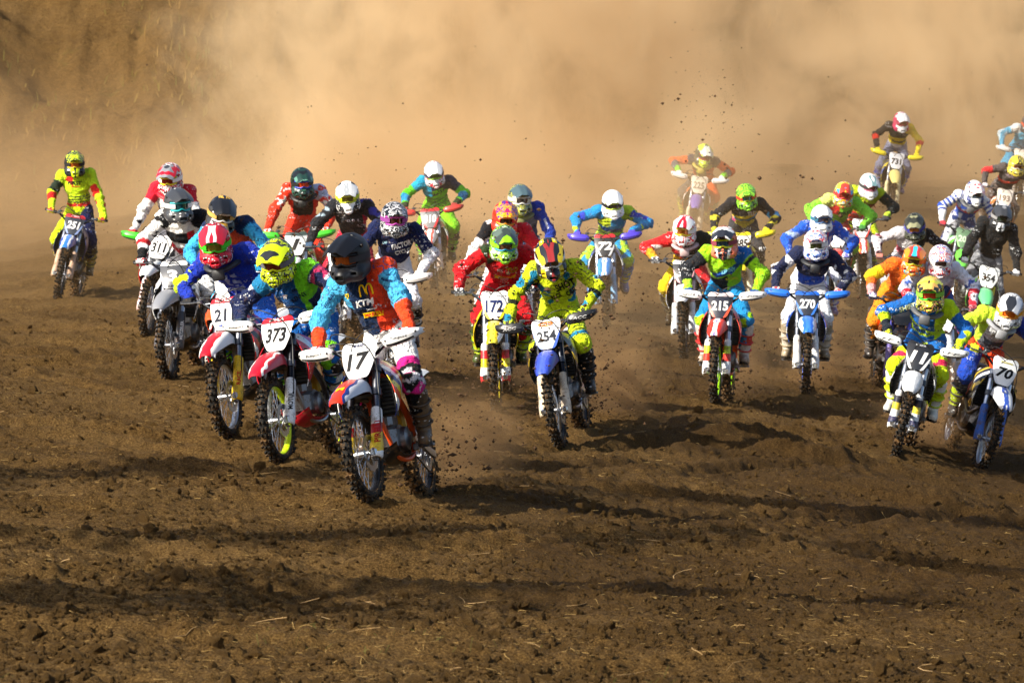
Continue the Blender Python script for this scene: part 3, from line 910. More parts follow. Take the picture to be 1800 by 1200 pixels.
def ring(c, wx, hz, n=14, p=2.6, y=None):
    out = []
    for k in range(n):
        q = 2 * math.pi * k / n; cq, sq = math.cos(q), math.sin(q)
        out.append((c[0] + wx * math.copysign(abs(cq) ** (2 / p), cq), c[1], c[2] + hz * math.copysign(abs(sq) ** (2 / p), sq)))
    return out
mb = MB(); mb.loft([ring((0, y, z), w, h) for y, z, w, h in ((.40, .95, .05, .03), (.45, .945, .09, .055), (.58, .93, .115, .07), (.72, .91, .11, .06), (.84, .90, .09, .04))])
BM['fuel_tank'] = mb.mesh('fuel_tank', 60)
mb = MB(); mb.loft([ring((0, y, z), w, h, 16, 3.2) for y, z, w, h in ((.52, .985, .03, .015), (.56, .975, .055, .03), (.75, .945, .072, .045), (.95, .925, .09, .05), (1.2, .925, .095, .045), (1.38, .945, .08, .035), (1.42, .95, .05, .02))])
BM['seat'] = mb.mesh('seat', 60)
G = [[(w * a, y, z - dr * abs(a) ** 3) for a in (-1, -.6, -.25, 0, .25, .6, 1)] for y, z, w, dr in ((1.30, .91, .09, .05), (1.45, .94, .10, .05), (1.65, .975, .095, .04), (1.82, .99, .08, .03), (1.90, .985, .06, .02))]
mb = MB(); mb.sheet(smooth_grid(G, 3, 2), .005); BM['rear_fender'] = mb.mesh('rear_fender', 60)
def f_(mb, s):
    G = [[(s * .125, .82, .86), (s * .14, .84, .76), (s * .14, .90, .64)], [(s * .125, 1.05, .87), (s * .15, 1.07, .76), (s * .15, 1.10, .62)], [(s * .12, 1.32, .89), (s * .145, 1.34, .79), (s * .14, 1.36, .68)], [(s * .10, 1.5, .92), (s * .11, 1.5, .86), (s * .11, 1.49, .80)]]
    mb.sheet(smooth_grid(G, 3, 3), .005)
sides('side_panel', f_, 60)
mb = MB()
for s in (-1, 1):
    mb.loft([ring((s * x, y, z), .018, h, 8, 4) for x, y, z, h in ((.085, 1.0, .49, .035), (.10, 1.15, .45, .045), (.105, 1.40, .36, .032), (.105, 1.53, .335, .030))])
mb.box((0, 1.12, .47), (.19, .07, .07), .015)
BM['swingarm'] = mb.mesh('swingarm')
mb = MB()
mb.tube([tuple(p) for p in cat_rom([(-.01, .585, .73), (-.02, .53, .66), (-.09, .52, .56), (-.125, .62, .50), (-.13, .80, .56), (-.135, .98, .66), (-.145, 1.1, .72)], 4)], .021, 10)
mb.tube([(-.145, 1.08, .71), (-.148, 1.12, .73), (-.16, 1.50, .84), (-.162, 1.58, .865), (-.162, 1.62, .875)], [.025, .052, .056, .048, .028], 14)
BM['exhaust'] = mb.mesh('exhaust_pipe')
def f_(mb, s):
    mb.box((s * .20, .98, .385), (.13, .055, .022), .004)
    for k in range(4): mb.box((s * (.155 + k * .03), .98, .402), (.008, .05, .014))
    mb.box((s * .125, .98, .385), (.04, .04, .05), .008)
sides('footpeg', f_)
mb = MB()
for z0, z1 in ((.50, .45), (.40, .215)): mb.tube([(.066, .98, z0), (.066, 1.47, z1)], .007, 5)
BM['chain'] = mb.mesh('drive_chain')
mb = MB(); mb.tube([(0, 1.02, .82), (0, 1.12, .50)], .03, 10); mb.tube([(0, 1.03, .78), (0, 1.10, .55)], [.048, .048], 10)
BM['shock'] = mb.mesh('shock_absorber')
BVH = {k: bvh_of(BM[k]) for k in ('number_plate', 'front_fender', 'fork_guardL', 'fork_guardR', 'hand_guardL', 'hand_guardR', 'radiator_shroudL', 'bar_pad')}
print('bike tris', sum(sum(len(p.vertices) - 2 for p in m.polygons) for m in BM.values()))

SA = FP + Vector((0, .035, 0))
def steer_matrix(deg):
    return Matrix.Translation(SA) @ Matrix.Rotation(R(deg), 4, FD) @ Matrix.Translation(-SA)

def build_bike(B, M, label):
    """B: dict of colours and marks; M: world matrix; returns the bike's Empty"""
    root = bpy.data.objects.new('motocross_bike', None); COL.objects.link(root)
    root.empty_display_size = .2
    root.matrix_world = M
    tag(root, label, 'motorcycle', 'motocross bikes in the starting pack')
    S = steer_matrix(B.get('steer', 0))
    low = Matrix.Translation((0, -.015, -.038)); high = Matrix.Translation((0, .010, .028))
    def p(name, key, mat, parent=root, steer=False):
        o = link(name, BM[key], parent, mat)
        if steer: o.matrix_local = S @ (low if name in ('handlebar', 'hand_guard') else high if name == 'number_plate' else Matrix.Identity(4))
        return o
    al = metal('#c4c6cc', .32, .2); dark = plastic('#16171a', .3, .5); eng = metal('#8d8d90', .45, .45)
    rimc = B.get('rim', '#1b1b1e')
    rimm = metal(rimc, .35, .15) if rimc in ('#1b1b1e', '#c9ccd2') else plastic(rimc, .12, .3)
    for tg, nm in (('f', 'front_wheel'), ('r', 'rear_wheel')):
        w = p(nm, 'hub_' + tg, al, root, tg == 'f')
        p('tyre', 'tyre_' + tg, rubber_mat(.5 if tg == 'f' else .6), w)
        p('rim', 'rim_' + tg, rimm, w)
        p('spoke_set', 'spoke_' + tg, metal('#c9ccd2', .3, .1), w)
        p('brake_disc', 'disc_' + tg, metal('#a9abb0', .3, .15), w)
        if tg == 'r': p('sprocket', 'sprocket', al, w)
    ftc = B.get('fork', '#d0d2d6'); fg = B.get('fguard', '#f2f2f0')
    p('triple_clamp', 'triple_clamp', metal('#55585e', .4, .2) if B.get('clamp') is None else metal(B['clamp'], .4, .2), root, True)
    guards = {}
    for s in 'LR':
        p('fork_slider', 'fork_slider' + s, metal('#d8d9dc', .2, .3), root, True)
        p('fork_tube', 'fork_tube' + s, metal(ftc, .3, .15), root, True)
        gm = pattern('fork_guard', B['fguard_pat'], 'height', .4, .42, 1.136, -.7) if 'fguard_pat' in B else plastic(fg, .5, .45)
        guards[s] = p('fork_guard', 'fork_guard' + s, gm, root, True)
    p('brake_caliper', 'brake_caliperL', eng, root, True)
    fc = B['fender']
    fm = pattern('front_fender', fc, 'stripe', .3, .22, 1.35, B.get('fseed', 0.0)) if isinstance(fc, (list, tuple)) else plastic(fc, .25)
    fen = p('front_fender', 'front_fender', fm, root, True)
    pl = p('number_plate', 'number_plate', plate_mat(B['plate'], B.get('band'), B.get('edge')), root, True)
    hb = p('handlebar', 'handlebar', metal(B.get('bar', '#3a3b40'), .35, .1), root, True)
    if B.get('pad', '#141416'):
        pad = link('bar_pad', BM['bar_pad'], hb, plastic(B.get('pad', '#141416'), .1, .6))
        if B.get('pad_text'): wrap_text('pad_lettering', B['pad_text'][0], pad, flat(B['pad_text'][1]), BVH['bar_pad'], (0, .35, 1.15), (1, 0, 0), (0, 0, 1), (0, 1, 0), .026, width=.19)
    for s in 'LR':
        link('grip', BM['grip' + s], hb, plastic('#1a1a1c', .2, .8)); link('lever', BM['lever' + s], hb, metal('#8c8f94', .35, .1))
        if B.get('hguard'):
            hg = p('hand_guard', 'hand_guard' + s, plastic(B['hguard'], .16, .35), root, True)
            link('guard_trim', BM['guard_trim' + s], hg, plastic('#2a2b2e', .3, .5))
            if B.get('hg_text'):
                sx = 1 if s == 'L' else -1
                wrap_text('guard_lettering', B['hg_text'][0], hg, flat(B['hg_text'][1]), BVH['hand_guard' + s], (sx * .325, .29, 1.158), (1, 0, 0), (0, 0, 1), (0, 1, 0), .026, width=.13, shear=.25, bold=.01)
    p('control_cable', 'cable', plastic('#121214', .1, .5), root, True)
    # number and other print on the plate
    num = B['num']
    if num:
        V, _ = text_geo(num, .03, .0)
        wrap_text('number', num, pl, flat(B['ncol']), BVH['number_plate'], plate_pt(0, B.get('nz', .985)), (1, 0, 0), (0, .0, 1), (0, 1, 0), B.get('nh', .115), width=min(.175, .075 * len(num) + .03), bold=.035, shear=B.get('nshear', 0))
    for (t_, col, z, hgt, wid) in B.get('ptext', []):
        wrap_text('plate_lettering', t_, pl, flat(col), BVH['number_plate'], plate_pt(0, z), (1, 0, 0), (0, 0, 1), (0, 1, 0), hgt, width=wid, bold=.02)
    if B.get('oval'):
        V = [(0, 0)] + [(.072 * math.cos(q), .022 * math.sin(q)) for q in np.linspace(0, 2 * math.pi, 24, False)]
        P3 = [plate_pt(a, 1.082 + b) + Vector((0, -.005, 0)) for a, b in V]
        link('plate_badge', mk_mesh('plate_badge', P3, [[0, k + 1, (k + 1) % 24 + 1] for k in range(24)], False), pl, flat(B['oval']))
    for (t_, col, hgt, wid, y) in B.get('ftext', []):
        wrap_text('fender_lettering', t_, fen, flat(col), BVH['front_fender'], (0, y, .8), (1, 0, 0), (0, .55, 0), (0, 0, -1), hgt / .55, width=wid, bold=.03)
    for (t_, col, side, hgt, wid) in B.get('gtext', []):
        sx = 1 if side == 'L' else -1
        o_ = fk(.16, sx * .125)
        wrap_text('guard_lettering', t_, guards[side], flat(col), BVH['fork_guard' + side], (o_ - Vector((0, .05, 0)))[:], FD, (-sx * .8, .6 * 0, 0) if False else (-.9, 0, 0), (-sx * .25, 1, 0), hgt, width=wid, bold=.03)
    # body
    p('frame', 'frame', metal(B.get('frame', '#9a9ca2'), .4, .3) if B.get('frame', '#9a9ca2') == '#9a9ca2' else plastic(B['frame'], .25, .4))
    p('engine', 'engine', eng); p('skid_plate', 'skid_plate', plastic(B.get('skid', '#1a1a1c'), .5, .5))
    p('fuel_tank', 'fuel_tank', plastic(B.get('tank', '#141416'), .15)); p('seat', 'seat', plastic(B.get('seat', '#17171a'), .2, .75))
    p('rear_fender', 'rear_fender', plastic(B.get('tail', '#f0f0ee'), .2))
    p('swingarm', 'swingarm', al); p('exhaust_pipe', 'exhaust', metal('#8a7f74', .35, .3)); p('drive_chain', 'chain', metal('#6c675c', .5, .4)); p('shock_absorber', 'shock', plastic('#c9a12a', .3))
    sh = B['shroud']
    sm = pattern('radiator_shroud', sh, 'slash', .3, .2, B.get('shscale', 1.0), B.get('shseed', .3)) if isinstance(sh, (list, tuple)) else plastic(sh, .22)
    for s in 'LR':
        p('radiator', 'radiator' + s, plastic('#0f0f11', .3, .5)); p('footpeg', 'footpeg' + s, eng)
        p('side_panel', 'side_panel' + s, plastic(B.get('side', '#f0f0ee'), .25))
        so = p('radiator_shroud', 'radiator_shroud' + s, sm)
    return root, S

# ------------------------------------------------------------------ rider gear, shared meshes
I3 = np.eye(3)
def rotx(a):
    c, s = math.cos(a), math.sin(a); return np.array([[1, 0, 0], [0, c, -s], [0, s, c]])
GM = {}
def sdf_obj(name, prims, h, k, cut=None, mirror=False):
    V, Q = sdf_mesh(prims, h, k, cut)
    if mirror: V = V * np.array([-1, 1, 1]); Q = Q[:, ::-1]
    me = mk_mesh(name, V, Q)
    me.set_sharp_from_angle(angle=R(50))
    return me
# helmet: face towards -y, origin at the middle of the head
def helmet_cut(g):
    x, y, z = g[:, 0], g[:, 1], g[:, 2]
    # eye port
    px = np.abs(x) - (0.098 - 0.25 * np.maximum(-z, 0)); pz = np.abs(z - 0.006) - 0.046; py = y + 0.055
    port = np.maximum(np.maximum(px, pz), py)
    # open bottom for the neck
    q = np.sqrt(x ** 2 * 1.2 + (y - .02) ** 2) - .085
    neck = np.maximum(q, z + .09)
    # mouth vent and brow vents
    v1 = np.maximum(np.maximum(np.abs(x) - .030, np.abs(z + .098) - .013), y + .150)
    v2 = np.maximum(np.maximum(np.abs(np.abs(x) - .078) - .014 , np.abs(z + .085 + .25 * (np.abs(x) - .078)) - .010), y + .06)
    v3 = np.maximum(np.maximum(np.abs(np.abs(x) - .035) - .010, np.abs(y + .03) - .03), .135 - z)
    bot = z + .150 + .12 * np.clip(y, -.2, .1) * -1 * 0
    return np.minimum.reduce([port, neck, v1, v2, v3, bot])
GM['helmet'] = sdf_obj('helmet', [
    ('e', A3(0, .012, .035), I3, (.124, .150, .128)),
    ('e', A3(0, .025, -.03), I3, (.117, .135, .118)),
    ('c', A3(-.070, -.055, -.095), A3(0, -.148, -.098), .050, .040),
    ('c', A3(.070, -.055, -.095), A3(0, -.148, -.098), .050, .040),
    ('c', A3(-.085, .02, -.085), A3(-.070, -.06, -.092), .045, .050),
    ('c', A3(.085, .02, -.085), A3(.070, -.06, -.092), .045, .050),
    ('c', A3(0, -.150, -.105), A3(0, -.168, -.118), .030, .020),
], .0055, .014, helmet_cut)
# peak: long visor with two raised ribs
G = []
for t in np.linspace(0, 1, 10):
    y = -.030 - .215 * t; w = .116 - .020 * t - .02 * max(0, t - .8) * 5 * .6; z = .158 - .022 * t - .042 * t * t
    G.append([(w * a, y + .030 * a * a * (1 - t) + .022 * a * a * t, z - .055 * a * a * (1.15 - .45 * t) + (.006 if .25 < abs(a) < .5 else 0)) for a in np.linspace(-1, 1, 15)])
mb = MB(); mb.sheet(np.array(G), .0045)
for s in (-1, 1): mb.lathe_x((s * .112, -.022, .085), [(-s * .01, .014), (s * .006, .014), (s * .006, .001)][::s], 12)
GM['peak'] = mb.mesh('helmet_peak', 40)
# goggles
def gog(a, b, k=1.0):
    """a across -1..1, b up -1..1 on the goggle face"""
    x = .088 * a * k
    y = -.128 + .058 * abs(a) ** 2.2
    nose = .020 * math.exp(-(a / .22) ** 2) if b < 0 else 0
    return (x, y, .004 + (.036 * (1 - .12 * a * a)) * b * k + nose * (-b))
G = [[gog(a, b, .92) for b in np.linspace(-1, 1, 7)] for a in np.linspace(-1, 1, 17)]
G = [[(p[0], p[1] - .006, p[2]) for p in r_] for r_ in G]
mb = MB(); mb.sheet(np.array(G), .003); GM['lens'] = mb.mesh('goggle_lens', 60)
edge = [gog(a, 1, 1.03) for a in np.linspace(-1, 1, 13)] + [gog(1.0, b, 1.03) for b in (.5, 0, -.5)] + [gog(a, -1, 1.03) for a in np.linspace(1, -1, 13)] + [gog(-1.0, b, 1.03) for b in (-.5, 0, .5)]
edge.append(edge[0])
mb = MB(); mb.tube(edge, .0105, 8, False)
GM['gframe'] = mb.mesh('goggles', 60)
G = []
for q in np.linspace(R(-62), R(242), 30):
    G.append([(.1285 * math.cos(q), .012 + .1535 * math.sin(q), .010 + dz) for dz in (-.020, 0, .020)])
mb = MB(); mb.sheet(np.array(G), .003); GM['strap'] = mb.mesh('goggle_strap', 60)
# neck brace
mb = MB(); pth = [(.135 * math.sin(q), .02 - .125 * math.cos(q), -.185 - .035 * max(0, math.cos(q)) ** 2) for q in np.linspace(0, 2 * math.pi, 25)]
mb.tube(pth, .030, 8, False, flat=.8); mb.box((0, -.13, -.245), (.11, .03, .10), .02); GM['brace'] = mb.mesh('neck_brace', 50)
# boot: sole on z = 0, toe towards -y, ankle at (0, 0, .10)
LEAN = R(26)
sh = lambda d, dx=0.0: A3(dx, -math.sin(LEAN) * d, .10 + math.cos(LEAN) * d)
GM['boot'] = sdf_obj('boot', [
    ('c', sh(0), sh(.15), .052, .061), ('c', sh(.15), sh(.33), .063, .072), ('c', A3(0, .045, .060), A3(0, -.05, .058), .046, .047), ('c', A3(0, -.05, .055), A3(0, -.165, .042), .047, .040),
    ('c', A3(.012, -.12, .040), A3(.008, -.185, .036), .038, .032), ('c', A3(0, -.055, .13), A3(0, -.09, .32), .030, .034),
], .0075, .010, lambda g: np.minimum(g[:, 2] - .006, (sh(.335)[2] - g[:, 2]) + .35 * (sh(.335)[1] - g[:, 1])))
mb = MB(); secs = []
for z in (-.004, .004, .022):
    out = []
    for q in np.linspace(0, 2 * math.pi, 20, False):
        w = .047 + .004 * math.cos(q * 2)
        out.append((w * math.cos(q) * (1 if z < .02 else .97), -.065 + .155 * math.copysign(abs(math.sin(q)) ** .75, math.sin(q)), z))
    secs.append(out)
mb.loft(secs); GM['sole'] = mb.mesh('boot_sole')
mb = MB()
for d, rr in ((.06, .063), (.15, .070), (.24, .074)):
    c = sh(d); ring_ = [(c[0] + rr * 1.02 * math.cos(q), c[1] - .008 + rr * 1.05 * math.sin(q), c[2] - .45 * rr * math.sin(q) * -1 * .9) for q in np.linspace(0, 2 * math.pi, 17)]
    mb.tube(ring_, .0085, 5, False)
    for s in (-1, 1): mb.box((s * (rr + .006), c[1] - .01, c[2]), (.012, .04, .026), .004)
GM['strapb'] = mb.mesh('boot_strap')
# gloved hand closed round the grip: grip along x, palm behind (+y); this one is the rider's left (+x) hand
def hand(mirror):
    pr = [('c', A3(-.030, .022, .012), A3(.034, .024, .012), .019, .017), ('c', A3(-.026, .012, .028), A3(.032, .014, .026), .015, .0135),
          ('c', A3(0, .030, .012), A3(.012, .075, .030), .026, .027), ('c', A3(.012, .075, .030), A3(.016, .100, .038), .030, .033)]
    for x, L in ((-.033, .92), (-.011, 1.0), (.011, .97), (.031, .85)):
        pts = [A3(x, .012, .030), A3(x - .002, -.022 * L, .029), A3(x - .003, -.033 * L, .004), A3(x - .003, -.022, -.020), A3(x - .002, .000, -.026)]
        for i in range(4): pr.append(('c', pts[i], pts[i + 1], .0112 - .0006 * i, .0108 - .0006 * i))
    th = [A3(-.034, .026, .004), A3(-.050, .008, -.014), A3(-.046, -.018, -.022), A3(-.030, -.030, -.020)]
    for i in range(3): pr.append(('c', th[i], th[i + 1], .0125 - .001 * i, .0115 - .001 * i))
    return sdf_obj('glove', pr, .0048, .0035, None, mirror)
GM['gloveL'] = hand(False); GM['gloveR'] = hand(True)

# ------------------------------------------------------------------ riders
def ik(a, b, l1, l2, pole):
    d = b - a; D = np.linalg.norm(d); L = l1 + l2
    if D > L * .995:
        s = D / (L * .995); l1 *= s; l2 *= s
    x = (l1 * l1 - l2 * l2 + D * D) / (2 * D); h = math.sqrt(max(l1 * l1 - x * x, 0))
    u = d / D; pp = pole - u * np.dot(pole, u); pp /= np.linalg.norm(pp)
    return a + u * x + pp * h

class Pts: pass

def align(zaxis, yhint):
    z = Vector(zaxis).normalized(); x = Vector(yhint).cross(z).normalized(); y = z.cross(x)
    return Matrix((x, y, z)).transposed()

PERS = A3(0, .95, .40)
def build_person(P, M, S, label, head_world, vox):
    """P: dict with pose and clothing; M: matrix of the bike it sits on; S: steering"""
    Mi = M.inverted()
    o = Mi @ Vector((0, 0, CAMZ)) if False else Mi @ cam.location
    d = (Mi.to_3x3() @ head_world).normalized()
    hy = P.get('hy', .50)
    t = (hy - o.y) / d.y
    H = np.array(o + d * t)
    H[0] = np.clip(H[0], -.30, .30); H[2] = np.clip(H[2], 1.42, 1.92)
    yaw, pit, rol = P.get('look', (0, 8, 0))
    pr = random.Random(P.get('seed', 1) * 7919)
    yaw += pr.uniform(-9, 9); pit += pr.uniform(-2, 13); rol += pr.uniform(-8, 8)
    je = {'L': (pr.uniform(-.15, .35), pr.uniform(-.2, .4)), 'R': (pr.uniform(-.15, .35), pr.uniform(-.2, .4))}
    kk = {'L': pr.uniform(-.1, .12), 'R': pr.uniform(-.1, .12)}; dh = pr.uniform(-.045, .045); dzp = pr.uniform(-.02, .06)
    bulk = pr.uniform(.88, 1.02)
    HM = Matrix.Translation(Vector(H)) @ Matrix.Rotation(R(yaw), 4, 'Z') @ Matrix.Rotation(R(pit), 4, 'X') @ Matrix.Rotation(R(rol), 4, 'Y')
    Nk = H + A3(0, .155, -.082)
    # pelvis
    zp = float(np.clip(Nk[2] - .36 + dzp, .97, 1.24)); xp = Nk[0] * .35 + P.get('hipx', 0.0) + dh
    L = .535
    yp = Nk[1] + math.sqrt(max(L * L - (Nk[2] - zp) ** 2 - (Nk[0] - xp) ** 2, .15 ** 2))
    pel = A3(xp, yp, zp)
    sp = (Nk - pel) / np.linalg.norm(Nk - pel)                 # along the spine
    lat = A3(1, 0, 0) - sp * sp[0]; lat /= np.linalg.norm(lat)
    nrm = np.cross(lat, sp); nrm = nrm if nrm[1] < 0 else -nrm  # chest side
    Rm = np.stack([lat, nrm, sp], 1)
    up = lambda w, a=0, f=0: pel + sp * (w * np.linalg.norm(Nk - pel)) + lat * a + nrm * f
    prims = []; info = []
    def add(reg, *q):
        prims.append(q); info.append(reg)
    add('T', 'e', up(.02, 0, -.005), Rm, (.160, .125, .125))
    add('T', 'e', up(.30, 0, .0), Rm, (.145, .112, .16))
    add('T', 'e', up(.62, 0, .008), Rm, (.178, .122, .165))
    add('T', 'e', up(.80, 0, -.012), Rm, (.195, .105, .10))
    add('T', 'c', up(.90), up(1.04), .072, .062)
    add('H', 'c', up(1.0, 0, .01), H + A3(0, .02, -.06), .058, .062)
    add('H', 'e', H + A3(0, .0, .0), np.array(HM.to_3x3()), (.078, .098, .115))
    nose = HM @ Vector((0, -.095, -.022))
    add('H', 'c', np.array(HM @ Vector((0, -.088, .005))), np.array(nose), .008, .013)
    J = {}
    for s, nm in ((1, 'L'), (-1, 'R')):
        shd = up(.885, s * .185, -.012)
        g = S @ Vector((s * GRIP.x, GRIP.y, GRIP.z)); g = np.array(g)
        wr = g + A3(s * .010, .082, .032)
        el = ik(shd, wr, .295, .265, A3(s * (.8 + P.get('out', 0) + je[nm][0]), .7, P.get('elb', 0.0) - .02 + je[nm][1]))
        J[nm] = (shd, el, wr, g)
        add('A' + nm, 'c', up(.86, s * .13, -.01), shd, .080, .078)
        add('A' + nm, 'c', shd, el, .073 * bulk, .060 * bulk)
        add('A' + nm, 'c', el, wr, .062 * bulk, .040)
        hip = pel + lat * (s * .092) + A3(0, -.01, -.03)
        ank = A3(s * .205, .985, .505)
        kn = ik(hip, ank, .43, .40, A3(s * (P.get('knee', .30) + kk[nm]), -1, .30))
        J['leg' + nm] = (hip, kn, ank)
        add('L' + nm, 'c', hip, kn, .104 * bulk, .076 * bulk)
        add('L' + nm, 'c', kn, ank * .55 + kn * .45, .076, .060)
        add('L' + nm, 'c', ank * .5 + kn * .5, ank, .058, .046)
        add('K' + nm, 'e', kn + A3(0, -.020, .002), I3, (.066, .06, .078))
    V, Q = sdf_mesh(prims, vox, .014)
    Nn = vert_normals(V, Q)
    # region and position on the body of every vertex
    best = np.full(len(V), 9.0); reg = np.zeros(len(V), int); tt = np.zeros(len(V))
    for i, q in enumerate(prims):
        dd, tp = (d_cone(V, q[1], q[2], q[3], q[4]) if q[0] == 'c' else d_ell(V, q[1], q[2], np.asarray(q[3])))
        m = dd < best; best[m] = dd[m]; reg[m] = i; tt[m] = tp[m]
    rname = np.array([info[i] for i in reg]); kidx = np.array([sum(1 for j in range(i) if info[j] == info[i]) for i in range(len(info))])[reg]
    K = Pts()
    rel = V - pel; Ls = np.linalg.norm(Nk - pel)
    K.u = rel @ lat / .19; K.w = rel @ sp / Ls; K.f = rel @ nrm
    K.x = V[:, 0] - Nk[0]; K.z = V[:, 2] - Nk[2]
    K.side = np.where(np.char.endswith(rname, 'L'), 1, np.where(np.char.endswith(rname, 'R'), -1, 0))
    arm = np.char.startswith(rname, 'A'); leg = np.char.startswith(rname, 'L') | np.char.startswith(rname, 'K'); tor = rname == 'T'; head = rname == 'H'
    K.t = np.where(arm, np.where(kidx == 0, -.2 + .2 * tt, np.where(kidx == 1, tt * .5, .5 + tt * .5)), np.where(kidx == 0, tt * .5, np.where(kidx == 1, .5 + tt * .28, .75 + tt * .25)))
    K.t = np.where(np.char.startswith(rname, 'K'), .5, K.t)
    seed = P.get('seed', 1)
    K.n = noise3(V * 14.0, seed); K.n2 = noise3(V * 34.0, seed + 1); K.v = noise3(V * A3(8, 8, 22), seed + 3)
    K.V = V
    # folds in the cloth
    amp = np.where(tor, .0125, np.where(arm, .0105, .0085)) * P.get('fold', 1.0)
    amp = np.where(head, 0, amp)
    ax = np.zeros_like(V)
    for i, q in enumerate(prims):
        if q[0] == 'c': a_ = (q[2] - q[1]); ax[reg == i] = a_ / (np.linalg.norm(a_) + 1e-9)
        else: ax[reg == i] = sp * .55 + lat * .45 * (1 if seed % 2 else -1)
    al = (V * ax).sum(1)
    tw = noise3(V * 6.0, seed + 41)
    q3 = V * 8.0 + ax * (al * 20.0)[:, None] + (tw * 1.1)[:, None]
    w3 = 1 - 2.2 * np.abs(noise3(q3, seed + 42))
    joint = np.where(arm, 1.0 + 1.0 * np.exp(-((K.t - .5) / .13) ** 2), np.where(leg, .8 + .9 * np.exp(-((K.t - .45) / .1) ** 2), 1.0 + .7 * (K.w < .4)))
    w1 = noise3(np.stack([V[:, 0] * 9, V[:, 1] * 9, V[:, 2] * 20 + 2 * noise3(V * 5, 77)], 1), seed + 9)
    w2 = 1 - 2 * np.abs(noise3(np.stack([V[:, 0] * 17, V[:, 1] * 14, V[:, 2] * 26], 1), seed + 10))
    V = V + Nn * (amp * (w1 * .55 + w2 * .3 + w3 * .75 * joint))[:, None]
    # colours
    col = np.zeros((len(V), 4), np.float32); col[:, 3] = 1
    D = P['wear']
    def paint(mask, c): col[mask] = C(c)
    shirt = (tor & (K.w > .10 + .02 * K.n)) | arm
    pants = leg | (tor & ~shirt)
    paint(pants, D['pants']); paint(tor & shirt, D['torso']); paint(arm, D.get('arm', D['torso']))
    paint(head, '#b5835f')
    K.tor = tor & shirt; K.arm = arm; K.leg = pants & leg; K.pants = pants; K.knee = (K.leg & (K.t > .40) & (K.t < .64)); K.all = shirt
    K.L = K.side > 0; K.R = K.side < 0; K.np = np
    for fn, c in D.get('lay', []):
        m = fn(K); paint(m & ~head, c)
    root = bpy.data.objects.new('person', None); COL.objects.link(root); root.empty_display_size = .2
    root.matrix_world = M @ Matrix.Translation(Vector(PERS))
    tag(root, label, 'person', 'riders in the starting pack')
    me = mk_mesh('body', V - PERS, Q)
    ca = me.color_attributes.new('Col', 'FLOAT_COLOR', 'POINT'); ca.data.foreach_set('color', col.ravel())
    me.color_attributes.active_color = ca
    body = link('body', me, root, cloth_mat())
    T0 = Matrix.Translation(-Vector(PERS))
    # helmet
    h = P['helm']
    hm = link('helmet', GM['helmet'], root, pattern('helmet_shell', h[1], h[0], P.get('hrough', .25), .08, h[2] if len(h) > 2 else 1.0, h[3] if len(h) > 3 else seed * .37))
    HL = T0 @ HM @ Matrix.Scale(1.06, 4); hm.matrix_local = HL
    pk = P.get('peak', h[1][0])
    link('helmet_peak', GM['peak'], hm, pattern('helmet_peak', pk, 'camo' if seed % 3 == 0 else ('shard' if seed % 3 == 1 else 'stripe'), .3, .08, 1.0 + .1 * (seed % 4), seed * .61) if isinstance(pk, (list, tuple)) else plastic(pk, .08, .3))
    gg = P.get('gog', ('#222222', '#20242a'))
    gf = link('goggles', GM['gframe'], root, plastic(gg[0], .08, .35)); gf.matrix_local = HL
    link('goggle_lens', GM['lens'], gf, lens_mat(gg[1]))
    link('goggle_strap', GM['strap'], gf, plastic(gg[2] if len(gg) > 2 else gg[0], .1, .7))
    if P.get('brace'):
        br = link('neck_brace', GM['brace'], root, plastic(P['brace'], .12, .5))
        br.matrix_local = T0 @ Matrix.Translation(Vector(H + A3(0, .06, .0))) @ Matrix.Rotation(R(10), 4, 'X')
    # gloves and boots
    bc = P.get('boots', ('#e8e8e6', '#1c1c1e'))
    for s, nm in ((1, 'L'), (-1, 'R')):
        shd, el, wr, g = J[nm]
        gl = link('glove', GM['glove' + nm], root, pattern('glove', [P.get('glove', '#222224'), P.get('glove2', P.get('glove', '#222224'))], 'camo', .8, .3, 1.6))
        gl.matrix_local = T0 @ Matrix.Translation(Vector(g)) @ S.to_3x3().to_4x4() @ Matrix.Rotation(R(10) * s, 4, 'Z')
        hip, kn, ank = J['leg' + nm]
        shin = Vector(kn - ank).normalized()
        # the boot's own shaft leans forward; turn the whole boot so that its shaft follows the shin
        bx = Vector((1, 0, 0)); loc_s = Vector((0, -math.sin(LEAN), math.cos(LEAN)))
        q = loc_s.rotation_difference(shin)
        bt = link('boot', GM['boot'], root, pattern('boot', [bc[1], bc[0], bc[0], bc[1]] if len(bc) < 3 else [bc[2], bc[0], bc[1], bc[0]], 'height', .5, P.get('bdirt', .45), 1.15, .0))
        rotq = q.to_matrix().to_4x4()
        bt.matrix_local = T0 @ Matrix.Translation(Vector(ank)) @ rotq @ Matrix.Rotation(R(8) * s, 4, 'Z') @ Matrix.Translation(Vector((0, 0, -.10)))
        link('boot_sole', GM['sole'], bt, plastic('#1b1916', .5, .8)); link('boot_strap', GM['strapb'], bt, plastic(bc[1], .4, .5))
    # print on the jersey
    tx = P.get('text', [])
    if tx:
        bv = BVHTree.FromPolygons([tuple(v) for v in V], [tuple(map(int, f)) for f in Q])
        for it in tx:
            s_, c_, dx, dz, hgt, wid = it[:6]; rot = R(it[6]) if len(it) > 6 else 0; shr = it[7] if len(it) > 7 else 0
            xd = Vector((math.cos(rot), 0, math.sin(rot))); ud = Vector((-math.sin(rot), 0, math.cos(rot)))
            wrap_text('jersey_lettering', s_, body, flat(c_, .8), bv, (Nk[0] + dx, Nk[1] - .1, Nk[2] + dz), xd, ud, (0, 1, 0), hgt, off=.005, width=wid, shear=shr, maxd=.8, shift=PERS, bold=.035)
        for it in P.get('arches', []):
            pass
